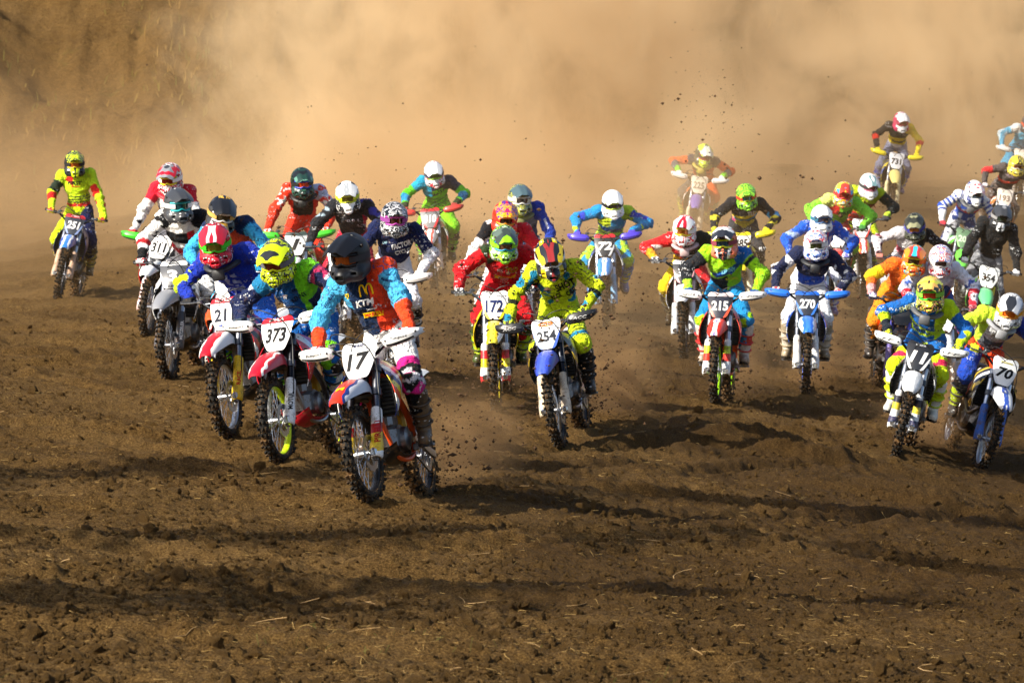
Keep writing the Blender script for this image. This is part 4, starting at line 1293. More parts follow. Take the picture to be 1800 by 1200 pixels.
    return root, dict(N=Nk, J=J, V=V, Q=Q, body=body, H=H, pel=pel)

# ------------------------------------------------------------------ the field: every rider and bike
# at: contact of the front wheel in the photo, head: middle of the helmet in the photo
WH, BK, GY = '#f2f2f0', '#141417', '#5d6068'
FLUO, FGRN = '#d7ec12', '#7ee020'
zig = lambda K, f, a: np.abs(((K.u * 1.0 + K.w * 2.2) * f) % 1.0 - .5) < a
FIELD = []
def rider(**k): FIELD.append(k)

rider(at=(650, 880), head=(615, 452), yaw=14, lean=-10, steer=-5, vox=0.0090, look=(-28, 16, 0), hy=.50, hipx=.05,
  who='rider in light blue and orange jersey and black helmet leading the pack',
  what='red and white motocross bike with number 17 leading the pack',
  helm=('stripe', [BK, BK, '#2a2b2e', BK], .8), peak=BK, hrough=.45, gog=(BK, '#a8541c', '#2b2b2e'), glove='#c01f2a', glove2=WH, boots=('#6e5a45', '#4a3d30'), bdirt=.55,
  wear=dict(torso='#0d2547', arm='#49aede', pants=WH, lay=[
    (lambda K: K.tor & (K.u > .18 + .5 * (K.w - .6)) & (K.f > -.08) & (K.u < 1.0), '#e8401c'),
    (lambda K: K.tor & (K.u < -.62) & (K.w > .55), '#49aede'),
    (lambda K: K.arm & K.L & (K.t < .10), '#f0471c'), (lambda K: K.arm & (K.t > .70), '#f0471c'), (lambda K: K.arm & K.L & (K.t > .58), '#f0471c'),
    (lambda K: K.arm & (np.abs(K.n) < .05) & (K.t < .6), '#1c4f86'),
    (lambda K: K.leg & (K.t > .33) & (K.t < .9), BK), (lambda K: K.leg & (np.abs(K.t - .33 - .03 * K.n) < .035), '#e0218a'), (lambda K: K.leg & (np.abs(K.t - .52) < .07) & (K.n > .05), '#e0218a'), (lambda K: K.leg & (np.abs(K.t - .45) < .05) & (K.n2 > .2), '#c9c9cf')]),
  text=[('KTM', WH, .02, -.245, .045, .15, 4, .25), ('jetmar', WH, .055, -.295, .018, .09, 4, .2), ('PIRELLI', '#c41a1a', .05, -.33, .022, .13, 4), ('X', '#0d2547', -.105, -.18, .028, .028), ('Fantastic', '#12245a', .225, -.115, .022, .10, -18, .3), ('Lounatos', '#12245a', -.235, -.185, .022, .12, 48, .3)],
  arch=(.05, -.155, .105, .085), bands=[(.05, -.33, .15, .034, '#f2c400')], shields=[(-.105, -.18, .03, .04, '#f2d200')],
  bike=dict(num='17', ncol=BK, plate=WH, edge='#c9cdd4', nh=.125, nshear=.15, ptext=[('G.REI', '#1c2d6b', 1.10, .020, .075)], fender=['#dc3218', '#dc3218', '#dc3218', '#dc3218', '#20357a', '#c8ccd6'], shroud=['#20357a', WH, '#e03a1c', '#f2d200'], fguard_pat=[WH, '#e8c21c', '#e8c21c', '#b02020', WH, WH], fgseed=-.3, fork='#6d6f75', hguard=WH, hg_text=('Polisport', BK), rim=BK, frame='#e2541c', side=WH, gtext=[('PIRELLI', '#b01818', 'L', .05, .17)], ftext=[('M', '#f2c400', .05, .06, -.20)], seat='#2a2344'))

rider(at=(495, 811), head=(487, 458), yaw=15, lean=-8, steer=-2, vox=0.0090, look=(-22, 14, 0), hy=.52, hipx=.04,
  who='rider in navy and green jersey with yellow and black helmet beside the leader',
  what='red motocross bike with number 373 and white hand guards',
  helm=('camo', ['#2b2d30', FLUO, '#1d1f22', FLUO, '#3a3c40'], 1.0), peak=['#4a4c50', FLUO, '#2b2d30', FLUO, '#4a4c50'], gog=(FLUO, '#7a2a18', '#6a6a70'), glove='#2c3a4a', boots=('#d9d9d6', '#1c1c1e'),
  wear=dict(torso='#0e4f8f', arm='#16224a', pants='#1667b8', lay=[
    (lambda K: K.tor & (K.u > .10 + .3 * K.w), FGRN), (lambda K: K.tor & (K.u > .45) & (K.w < .5), '#16224a'), (lambda K: K.arm & K.L & (K.t < .08), FGRN), (lambda K: K.arm & (K.t > .1) & (K.t < .4) & (K.n > .32), '#c8ccd8'),
    (lambda K: K.arm & K.R & (K.t < .2), '#1b78a8'), (lambda K: K.arm & K.L & (K.t > .12) & (K.t < .3) & (K.n > .1), '#b82a5c'), (lambda K: K.leg & (K.t > .42) & (K.n > .1), FGRN)]),
  text=[('KENNY', '#101828', .08, -.22, .035, .14, 22, .1), ('HP', WH, -.03, -.205, .03, .045), ('FFL', BK, .07, -.165, .02, .05, 10)], shields=[(-.03, -.205, .032, .022, '#c8283c')],
  bike=dict(num='373', ncol=BK, plate=WH, band='#d81f30', nh=.115, nshear=.2, ptext=[('HONDA', WH, 1.105, .024, .12)], fender=['#c8142a', '#c8142a', '#c8142a', '#c8142a', '#c8142a', WH, '#c8142a'], shroud=['#d4152a', '#d4152a', '#d4152a', WH], shscale=.6, fguard=WH, fork='#2b2c30', hguard=WH, hg_text=('Polisport', BK), rim='#c5e01a', side='#d81f30', gtext=[('MOTUL', BK, 'L', .045, .15)], skid='#c01c2c', pad='#e8c81c'))

rider(at=(405, 766), head=(378, 428), yaw=15, lean=-8, steer=0, vox=0.0102, look=(-4, 8, 0), brace='#2c2d31', hy=.50,
  who='rider in royal blue jersey with red helmet and green goggles',
  what='red and white motocross bike with yellow fork guards and number 211',
  helm=('camo', ['#b81c2e', '#d8283a', '#b81c2e', '#8e1422', '#d9d9dc'], .9), peak=['#c01c30', '#d8d8da', '#c01c30', '#c01c30'], gog=('#3fd01c', '#8a8a28', '#3fd01c'), glove=BK, boots=('#2a6fd0', '#1c1c1e'),
  wear=dict(torso='#1733a8', pants='#1c55b8', lay=[(lambda K: K.arm & (K.t > .25) & (K.t < .62) & (K.n > .22), '#c8e81c'), (lambda K: K.tor & (np.abs(K.u) < .3) & (K.w < .72) & (K.n2 > 0), '#9aa4c8'), (lambda K: K.tor & (K.w > .84), '#122a86'), (lambda K: K.leg & (K.t > .45) & (K.n > .0), FGRN)]),
  bike=dict(num='211', ncol='#1a2030', plate=WH, band='#d81f30', nh=.105, ptext=[('PAULO ALBERTO', WH, 1.103, .020, .18), ('Mobil', '#1c3c9a', .90, .026, .085)], fender=['#c8182a', '#c8182a', '#c8182a', '#c8182a', WH, WH], shroud=['#d4202e', WH, '#d4202e', BK], fguard='#f0c814', fork='#8a8c92', rim='#c9ccd2', side='#d4202e', gtext=[('RACE', '#c81c1c', 'L', .04, .12)], bar='#5a5c60'))

rider(at=(297, 666), head=(313, 361), yaw=7, lean=-1, steer=-3, vox=0.0132, look=(14, 8, 0),
  who='rider in white, black and red jersey with matt grey helmet and turquoise goggles',
  what='white and grey motocross bike with number 3 behind the blue rider',
  helm=('stripe', ['#4a4c50', '#3c3e42', '#4a4c50', '#44464a'], .7), peak='#3a3c40', gog=('#1cb0b8', '#1c4a50', WH), glove='#c82a34', glove2=WH, boots=(WH, '#8a8a8c'),
  wear=dict(torso=WH, pants='#e6e6e8', lay=[(lambda K: K.tor & (K.w > .45) & (K.w < .72) & (K.u < .35), '#16181c'), (lambda K: K.tor & (np.abs(K.u - .45) < .2) & (K.w > .42) & (K.w < .74), '#d01c28'), (lambda K: K.tor & (K.w < .3), '#c81c30'), (lambda K: K.arm & K.R & (K.t < .35) & (K.n > -.05), '#1a1a1e'), (lambda K: K.arm & (K.t > .78), BK), (lambda K: K.arm & K.L & (K.t < .4), '#1a1a1e'), (lambda K: K.arm & (np.abs(K.t - .62) < .05), '#d01c28'), (lambda K: K.leg & (K.n > .25), '#2a2a2e')]),
  text=[('YAMAHA', '#2a3aa0', .08, -.32, .03, .15), ('MRS', BK, -.15, -.10, .06, .11, 40)],
  bike=dict(num='3', ncol=WH, plate='#4c4e54', band=WH, edge=WH, nh=.11, ptext=[('YAMAHA', '#30323a', 1.104, .020, .11), ('SURR', '#22242a', .885, .022, .07)], fender='#8a8c92', shroud=[WH, '#8a8c92', WH, '#30323a'], fguard='#4a4d55', fork='#b0b2b8', rim=BK, side='#6a6c72', gtext=[('METZELER', WH, 'L', .035, .2)]))

rider(at=(258, 590), head=(299, 313), yaw=8, lean=4, vox=0.0145, look=(0, 10, 0), out=.2,
  who='rider in red, white and blue jersey behind the grey-helmeted rider',
  what='red and white motocross bike with number 311 and green hand guards',
  helm=('camo', ['#c81c30', WH, '#c81c30', '#3a3c44', WH], .9), peak=['#8a8c92', '#3a3c44', '#8a8c92', '#c81c30'], gog=('#e8d81c', '#8a2018', WH), glove='#c81c30', boots=(FLUO, '#2a2a2e'), brace='#d02030',
  wear=dict(torso=WH, pants='#e8e8ea', lay=[(lambda K: K.tor & (K.u > .3), '#c81c34'), (lambda K: K.tor & (K.w < .55) & (K.u < .1), '#2a3468'), (lambda K: K.arm & (K.t < .28), '#d01c34'), (lambda K: K.arm & (K.t > .5) & (K.n > .15), '#20242e'), (lambda K: K.tor & (K.w < .3) , '#d01c34')]),
  bike=dict(num='311', ncol=BK, plate=WH, nh=.11, nshear=.15, fender=WH, shroud=['#d81f30', WH], fguard='#e8c8c8', hguard='#3fc02a', rim=BK, side='#d81f30', pad=BK))

rider(at=(386, 690), head=(390, 376), yaw=10, lean=0, vox=0.0145, look=(6, 14, 0),
  who='rider in sky blue jersey with black and gold helmet behind the royal blue rider',
  what='motocross bike hidden behind the one with yellow fork guards',
  helm=('stripe', ['#17181c', '#c89a3a', '#17181c', '#3a3a3c'], .9), peak='#17181c', gog=('#e0e0e2', '#3a3428', '#c8a050'), glove='#8aa0b0', boots=(WH, '#1c1c1e'),
  wear=dict(torso='#14284e', arm='#3fb0e8', pants='#3fb4ea', lay=[(lambda K: K.tor & (K.u > .1) & (K.w > .5), '#d04a28'), (lambda K: K.arm & (K.t < .05), '#14284e'), (lambda K: K.arm & (np.abs(K.n) < .06), '#1c5f98'), (lambda K: K.leg & (K.n > .2), '#1f86c8')]),
  bike=dict(num='', ncol=BK, plate=WH, fender='#e2541c', shroud=['#e2541c', BK], fguard=WH, rim=BK))

rider(at=(101, 524), head=(131, 288), yaw=3, lean=9, steer=4, vox=0.0139, look=(6, 8, 0), out=.2, hy=.55,
  who='rider in fluorescent yellow and red jersey alone at the far left',
  what='blue motocross bike with number 251 at the far left of the field',
  helm=('stripe', ['#2c3034', FLUO, '#2c3034', '#2c3034'], 1.0), peak=['#2c3034', FLUO, '#2c3034', '#2c3034'], gog=('#d8c81c', '#b85a1c', BK), glove='#d8d01c', glove2='#c82020', boots=('#b8a23a', '#5a4c2a'),
  wear=dict(torso='#c8ea20', pants='#d0e818', lay=[(lambda K: K.tor & (K.u < -.1) & (K.w > .62 - .25 * K.u) , '#d82420'), (lambda K: K.tor & (K.w < .42) & ((K.w * 14) % 1 < .45), '#1a1e18'), (lambda K: K.tor & (K.w < .2), '#c82420'), (lambda K: K.arm & K.L & (K.t > .25) & (K.t < .75) & (K.n > -.1), '#d82420'), (lambda K: K.arm & K.R & (K.t > .2) & (K.t < .5), '#223022'), (lambda K: K.arm & K.R & (K.t > .55) & (K.t < .75), '#c82420'), (lambda K: K.leg & K.L, '#16204a'), (lambda K: K.leg & (K.t > .6), '#16204a')]),
  text=[('FIRST', '#10201c', .03, -.17, .05, .20, 8, .15), ('RACING', '#c82420', .05, -.215, .022, .11, 10)],
  bike=dict(num='251', ncol=WH, plate='#3a3e46', band='#c83038', edge='#8a9cc8', nh=.105, nshear=.15, ptext=[('YAMAHA', '#f0d0d0', 1.104, .022, .12)], fender=['#3a80d8', '#3a80d8', WH, '#2a50b0'], shroud='#18246a', fguard='#c0a088', rim=BK, side='#18246a', pad='#b02838', fork='#c8cad0'))

rider(at=(522, 580), head=(531, 320), yaw=4, lean=-2, vox=0.0145, look=(2, 8, 0), out=.25,
  who='rider in red jersey under a black chest protector with dark green helmet',
  what='green and white motocross bike with number 1 and green hand guards',
  helm=('camo', ['#1c3a34', '#16181a', '#2c5a4c', '#1c2a28'], .9), peak=['#1c3a34', '#5a8a7a', '#16181a', '#1c3a34'], gog=('#2a48c8', '#e0481c', BK), glove=WH, glove2='#d83a24', boots=('#d83a24', '#2a2a2a'), brace='#1a1b1d',
  wear=dict(torso='#18191b', arm='#f0381f', pants='#f0381f', lay=[(lambda K: K.tor & (np.abs(K.u) > .62), '#f0381f'), (lambda K: K.tor & (K.w < .32), '#f0381f'), (lambda K: K.arm & (K.t < .4) & (K.n2 > .25), WH), (lambda K: K.arm & K.L & (K.t < .45) & (K.n > .0), '#c8d0f0')]),
  text=[('FOX', '#6a5c48', 0, -.20, .05, .12)],
  bike=dict(num='1', ncol='#1a1c20', plate='#d0d4d6', band='#3a4a48', edge=WH, nh=.13, nshear=.25, fender=[WH, '#4ac02a', WH, WH], shroud=['#40b828', WH], fguard=WH, hguard='#44c62c', pad='#40b028', pad_text=('RENTHAL', '#141416'), rim=BK, side='#40b828'))

rider(at=(597, 607), head=(611, 345), yaw=6, lean=-3, vox=0.0145, look=(-3, 14, 0), out=.2,
  who='rider in charcoal jersey with red sides and a white helmet with yellow goggles',
  what='red motocross bike hidden behind the leader and the yellow-helmeted rider',
  helm=('stripe', [WH, WH, '#2c3034', WH], .75), peak=[WH, '#9aa0a6', WH, WH], gog=('#c8d81c', '#6a6420', '#c8d81c'), glove='#2a4a6a', boots=(WH, '#c82030'),
  wear=dict(torso='#1e2026', pants='#c8203c', lay=[(lambda K: K.tor & (K.u > .72), '#c82040'), (lambda K: K.arm & (K.t > .12) & (K.t < .4) & (K.n > .3), '#9ab0c0'), (lambda K: K.arm & K.L & (K.t < .35) & (K.n > .1), '#3a3a9a')]),
  text=[('O  O  F', '#c0b8c8', .02, -.20, .028, .14)],
  bike=dict(num='', ncol=BK, plate=WH, fender='#d81f30', shroud=['#d81f30', WH], fguard=WH, rim=BK, side='#d81f30'))

rider(at=(678, 690), head=(693, 385), yaw=4, lean=-2, vox=0.0145, look=(4, 10, 0), out=.25,
  who='rider in navy jersey with white lettering and white sleeves right behind the leader',
  what='motocross bike with white hand guards hidden behind the leader',
  helm=('camo', ['#1c1e22', '#d8d8da', '#1c1e22', '#1c1e22', '#c0c0c4'], 1.6), peak=['#1c1e22', '#c0c0c4', '#1c1e22', '#1c1e22'], gog=('#b83aa8', '#4a2a20', '#8a3a8a'), glove=WH, boots=(WH, '#1c1c1e'),
  wear=dict(torso='#16204a', pants='#e8e8ee', lay=[(lambda K: K.arm & (K.t < .42), '#16204a'), (lambda K: K.arm & (K.t >= .42), '#eef0f4'), (lambda K: K.tor & (K.w < .22), '#e8e8ee')]),
  text=[('FACTOR', '#e8eaf0', .04, -.19, .055, .2, 14, .2), ('CYCLO', '#e8eaf0', .05, -.26, .045, .16, 12, .2), ('DF', '#9ac0d0', -.12, -.16, .025, .05)],
  bike=dict(num='', ncol=BK, plate=WH, fender=WH, shroud=[WH, BK], fguard=WH, hguard=WH, rim=BK))

rider(at=(765, 512), head=(763, 305), yaw=3, lean=-5, vox=0.0158, look=(2, 10, 0), out=.25,
  who='rider in lime green, teal and navy jersey on the number 310 bike',
  what='red and white motocross bike with number 310 trailing dust',
  helm=('camo', ['#d8dade', '#8a8e96', '#e8eaec', '#c03040', '#d8dade'], 1.0), peak='#d8dade', gog=('#8ac81c', '#3a5a28', '#2a2e4a'), glove='#a03030', boots=(FGRN, '#2a3a2a'),
  wear=dict(torso='#1e2a48', arm='#5ac81e', pants='#86dc20', lay=[(lambda K: K.tor & (K.w < .62 + .2 * K.u), '#7ad41e'), (lambda K: K.tor & (K.u < -.3) & (K.w > .5), '#1c9ac0'), (lambda K: K.arm & K.R & (K.t < .25), '#1c9ac0'), (lambda K: K.arm & K.L & (K.t < .3), '#1e2a48'), (lambda K: K.arm & (K.t > .55) & (K.t < .8), '#1c8ac0'), (lambda K: K.tor & (K.w < .5) & ((K.w * 13) % 1 < .4), '#22303a'), (lambda K: K.arm & (K.t > .85), '#2a3a20')]),
  text=[('FIRST', '#8ae81e', .02, -.18, .05, .17, 14, .2)],
  bike=dict(num='310', ncol=WH, plate='#7a7c80', band='#d83038', edge='#d83038', nh=.11, nshear=.15, fender=['#e06050', WH, '#e06050', WH], shroud=['#d83030', WH], fguard='#d8c0b0', hguard='#c83a34', rim=BK, side='#d83030', pad='#c83838'))

rider(at=(915, 624), head=(914, 350), yaw=3, lean=0, vox=0.0145, look=(6, 8, 0), out=.25,
  who='rider in royal blue and grey jersey with camouflage helmet behind the orange helmet',
  what='motocross bike hidden behind the yellow one of the red-clad rider',
  helm=('camo', ['#5a6a5c', '#3a5058', '#b8b83a', '#4a5a60', '#8a8a78'], 1.3), peak='#4a6068', gog=(WH, '#4a4440', '#c8c8b8'), glove='#e0e0e4', boots=(WH, '#2a4ab0'), brace='#7a7a4a',
  wear=dict(torso='#6a6a70', arm='#2340a8', pants='#e0e2e8', lay=[(lambda K: K.tor & (K.w < .55), '#3a4468'), (lambda K: K.tor & (np.abs(K.u) < .2) & (K.w > .6), '#a8b82a'), (lambda K: K.arm & (K.t > .8), WH), (lambda K: K.tor & (K.u > .4) & (K.w > .6), '#8a8c94')]),
  text=[('YAMAHA', '#d8dae4', .03, -.24, .045, .2), ('YAMAHA', '#d8dae4', .30, -.20, .03, .13, -68)],
  bike=dict(num='', ncol=BK, plate=WH, fender='#2a50c0', shroud=['#2a50c0', WH], fguard=WH, rim=BK))

rider(at=(880, 668), head=(888, 382), yaw=5, lean=-4, vox=0.0145, look=(8, 24, 0), out=.4,
  who='rider with orange and purple helmet and white and black sleeves, bent low',
  what='motocross bike with its bars behind the red-clad rider',
  helm=('stripe', ['#d81c3c', '#5a2a8a', '#f09a1c', '#e0301c'], 1.0), peak=['#d81c3c', '#5a2a8a', '#f0b01c', '#e0301c'], gog=('#f0a01c', '#3a2a20', '#e0301c'), glove='#d82838', boots=(WH, '#d82838'),
  wear=dict(torso=WH, pants='#e8e0e0', lay=[(lambda K: K.arm & (K.t < .28) & (K.n > -.15), '#1c1c20'), (lambda K: K.arm & K.L & (K.t < .5), '#d82430'), (lambda K: K.tor & (np.abs(K.u) > .45), '#2a2a2e'), (lambda K: K.tor & (K.u > .5), '#d82430'), (lambda K: K.tor & ((K.u * 5) % 1 < .2), '#b82a50')]),
  bike=dict(num='', ncol=BK, plate=WH, fender='#d8c81c', shroud=['#f0d020', WH], fguard=WH, rim=BK))

rider(at=(873, 722), head=(886, 427), yaw=3, lean=-2, vox=0.0125, look=(0, 12, 0), out=.15,
  who='rider in red jersey and red trousers with green and black camouflage helmet',
  what='yellow motocross bike with number 172 under the red-clad rider',
  helm=('camo', ['#86d81c', '#2c3a34', '#a8e83a', '#3a4a44', '#c8d0c8'], 1.2), peak=['#5a6a60', '#8ad81c', '#5a6a60', '#3a4440'], gog=('#2a98c8', '#6a4a38', '#8ad81c'), glove=WH, glove2='#22242a', boots=('#b8d81c', '#3a4a1c'),
  wear=dict(torso='#c8101c', pants='#cc1620', lay=[(lambda K: K.arm & K.R & (K.t < .02), '#2a3a20'), (lambda K: K.all & (K.n2 > .55), '#7a0c14'), (lambda K: K.tor & (np.abs(K.w - .42) < .05) & (K.u > -.5), '#e8c01c'), (lambda K: K.leg & (K.t > .5) & (K.n > .2), '#a80c18')]),
  text=[('MX', '#c8b8b8', -.06, -.20, .03, .06), ('TLD', '#a8901c', .06, -.195, .05, .11, 8, .2), ('ONE', '#d8c8c8', -.03, -.29, .025, .08)],
  bike=dict(num='172', ncol='#1c2a5a', plate=WH, edge='#e8d81c', nh=.12, fender=['#e8d81c', '#f0e04a', '#d8c01c', WH], shroud='#e8c814', fguard_pat=['#d83038', WH, '#d8c81c', '#d83038', WH], fork='#a8a9ac', rim='#e0c81c', side='#e8c814', bar='#8a8c92'))

rider(at=(987, 783), head=(967, 452), yaw=9, lean=-10, steer=0, vox=0.0094, look=(-2, 30, 0), hy=.50, elb=.35, out=.4,
  who='rider in lime yellow patterned jersey with black lettering, looking down',
  what='white and blue motocross bike with number 254 and black hand guards',
  helm=('stripe', ['#8e2a2a', '#24262b', '#d8c01c', '#24262b'], .95), peak=['#24262b', '#8e2a2a', '#24262b', '#d8c01c'], gog=(WH, '#6a5a40', WH), glove='#b8d01c', glove2='#22242a', boots=('#2c2a28', '#1c1b1a'), bdirt=.4,
  wear=dict(torso='#cfe01c', pants='#c8e01e', lay=[(lambda K: K.tor & (K.u > .25) & (K.w > .72) & (np.sin(K.V[:, 0] * 260) * np.sin(K.V[:, 2] * 260) > .15), '#26361a'), (lambda K: K.all & (K.n > .42), '#1c86b0'), (lambda K: K.tor & (K.u < -.3) & (np.abs(K.w - .62) < .06), '#1c78b0'), (lambda K: K.arm & (np.abs(K.n2) < .07), '#1c2216'), (lambda K: K.arm & (K.t > .62) & (K.t < .70), '#20281a'), (lambda K: K.leg & (K.t > .56), '#1c1e1c'), (lambda K: K.leg & (K.t > .15) & (K.t < .5) & ((K.t * 26 + K.n * .6) % 1 < .38), '#1c2018'), (lambda K: K.leg & (np.abs(K.t - .4) < .025), '#1c86b0')]),
  text=[('SHOT', '#10140c', .06, -.195, .07, .19, 14, .1), ('RACE', '#10140c', -.05, -.285, .045, .11, 12, .1), ('GEAR', '#10140c', .11, -.26, .05, .14, 24, .1), ('JD', '#10140c', -.19, -.13, .05, .07, 30), ('US', '#10140c', -.27, -.20, .045, .06, 50)],
  bike=dict(num='254', ncol='#2c3038', plate=WH, edge='#4a6ac8', nh=.095, nz=.975, oval='#e8843c', ptext=[('Auto Sar', WH, 1.082, .022, .10)], fender=['#3a50c0', '#4a60c8', '#3a50c0', '#2a3a98'], shroud=['#1c1d20', '#1c1d20', '#c8a81c', '#1c1d20'], fguard='#d8c8b0', fork='#2a2c32', hguard='#26272a', hg_text=('ACC', '#d8d8d8'), rim=BK, side='#22356a'))

rider(at=(1067, 574), head=(1077, 358), yaw=3, lean=-2, vox=0.0152, look=(-2, 8, 0), out=.35,
  who='rider in teal blue and lime jersey with plain white helmet in mid field',
  what='blue motocross bike with number 72 and violet hand guards',
  helm=('plain', [WH]), peak=WH, gog=('#b8d81c', '#2a3020', BK), glove='#4a3ac0', boots=('#d8e020', '#2a6ab0'),
  wear=dict(torso='#1c88c8', pants='#1c94cc', lay=[(lambda K: K.tor & (K.w < .45), '#b8d83a'), (lambda K: K.tor & (K.u < -.1) & (K.w > .6) & (K.n > -.2), '#c8dc2a'), (lambda K: K.tor & (np.abs(K.w - .48) < .07), '#1c50b0'), (lambda K: K.arm & K.L & (K.t < .2), '#b8d82a'), (lambda K: K.arm & (K.t > .1) & (K.t < .5) & (K.n > .1), '#2a40b8'), (lambda K: K.arm & (K.t > .7) & (K.n > .0), '#b8d82a'), (lambda K: K.leg & (K.n > -.1), '#b0dc3a')]),
  text=[('YAMAHA', '#1c4a6a', .03, -.30, .03, .15)],
  bike=dict(num='72', ncol=WH, plate='#2a2e34', band='#c82a34', edge='#c8ccd0', nh=.10, nshear=.15, fender=['#4a9ad8', '#d8dadc', '#3a80d0', '#4a9ad8'], shroud=['#2a58b8', WH], fguard='#7ab0d8', hguard='#4a3cc8', rim=BK, side='#2a58b8', pad='#c8c8c8'))

rider(at=(1212, 436), head=(1237, 272), yaw=4, lean=8, vox=0.0165, look=(4, 6, 0), out=.3,
  who='rider in orange and lime jersey with lime helmet half swallowed by dust',
  what='pale motocross bike with number 225 and violet fender in the dust',
  helm=('stripe', ['#3a3c30', '#c8e03a', '#c8e03a', '#4a4c40'], .9), peak=['#d0d8d0', '#c8d04a', '#d0d8d0', '#d0d8d0'], gog=('#b03a28', '#6a2a20', '#3a3c30'), glove=WH, boots=('#d8d83a', '#8a8a4a'), brace='#b8a84a',
  wear=dict(torso='#6a7a34', arm='#f0601e', pants='#f0641e', lay=[(lambda K: K.tor & (K.u > .35), '#f0601e'), (lambda K: K.tor & (K.u < -.35) & (K.w < .6), '#f0601e'), (lambda K: K.arm & (K.t < .12), '#3a3c50'), (lambda K: K.arm & (K.t > .6), '#4a5a6a'), (lambda K: K.arm & (K.t > .85), FGRN), (lambda K: K.tor & (np.abs(K.u + .4) < .12) , '#c8e03a'), (lambda K: K.leg & K.R, '#5a5c60')]),
  bike=dict(num='225', ncol='#8a8070', plate='#e0d8c8', nh=.11, fender='#7a6ac0', shroud=['#e07030', WH], fguard='#e0d8c0', hguard=WH, rim=BK, side='#e07030', pad=None))

rider(at=(1202, 630), head=(1203, 404), yaw=6, lean=-1, vox=0.0139, look=(-6, 8, 0), out=.3, brace='#c0a8a8',
  who='rider in red, yellow and black jersey with white and red helmet',
  what='white motocross bike with number 36 left of the lime-clad rider',
  helm=('camo', [WH, WH, '#d01c30', WH], .8), peak=[WH, '#d01c30', WH, WH], gog=('#d8c81c', '#c0701c', WH), glove=WH, glove2='#3a3c40', boots=('#d8c8a0', '#8a7a5a'),
  wear=dict(torso='#1c1e1c', arm='#d81c24', pants='#e8c81c', lay=[(lambda K: K.tor & (K.u < -.2) & (K.w > .5), '#d81c24'), (lambda K: K.tor & (K.w < .5) & (K.u < .1), '#e8b81c'), (lambda K: K.arm & K.L, '#18201c'), (lambda K: K.arm & K.R & (K.t > .2) & (K.t < .45) & (K.n > .15), WH), (lambda K: K.arm & K.R & (K.t > .72), '#e8a81c'), (lambda K: K.leg & K.L, '#d02028')]),
  bike=dict(num='36', ncol=WH, plate='#2c2e34', edge='#d8a0a8', band=WH, nh=.10, nshear=.15, fender=WH, shroud=[WH, '#d8a04a'], fguard='#e8ecf0', rim=BK, side=WH, fork='#d0a8a0', pad='#c0a8a0'))

rider(at=(1307, 560), head=(1312, 345), yaw=3, lean=-2, vox=0.0152, look=(-4, 8, 0), out=.35,
  who='rider in black, yellow and blue jersey with green helmet, hands behind yellow guards',
  what='yellow motocross bike with number 485 and yellow hand guards',
  helm=('camo', ['#8ae01e', '#2c4a2a', '#a0ec3a', '#8ae01e', '#3a5a3a'], 1.1), peak=['#8ae01e', '#a0ec3a', '#3a5a2a', '#8ae01e'], gog=('#c8d81c', '#1c6a6a', '#d83a24'), glove='#d8c81c', boots=('#3a3a3c', '#1c1c1e'),
  wear=dict(torso='#1c1d22', pants='#34363c', lay=[(lambda K: K.tor & (np.abs(K.w - .62 - .15 * K.u) < .07), '#e8d01c'), (lambda K: K.tor & (np.abs(K.w - .46 - .15 * K.u) < .06), '#3aa0d8'), (lambda K: K.tor & (K.w < .38), '#e0d03a'), (lambda K: K.tor & (K.w < .3) & (K.n > 0), '#c83a7a'), (lambda K: K.arm & K.L & (K.t > .3) & (K.n > .0), '#3a98d8'), (lambda K: K.arm & (K.t > .55) & (K.n > -.1), '#e8d83a')]),
  text=[('TLD', '#d8d8e0', .07, -.17, .06, .12, 10, .2), ('FLY', WH, .2, -.66, .05, .10)],
  bike=dict(num='485', ncol=BK, plate=WH, edge='#e8d81c', band='#e8d81c', nh=.11, nshear=.15, fender='#e8d01c', shroud=['#e8d01c', BK], fguard='#e8e0c0', hguard='#f0dc14', rim=BK, side='#e8d01c', pad='#c8d08a'))

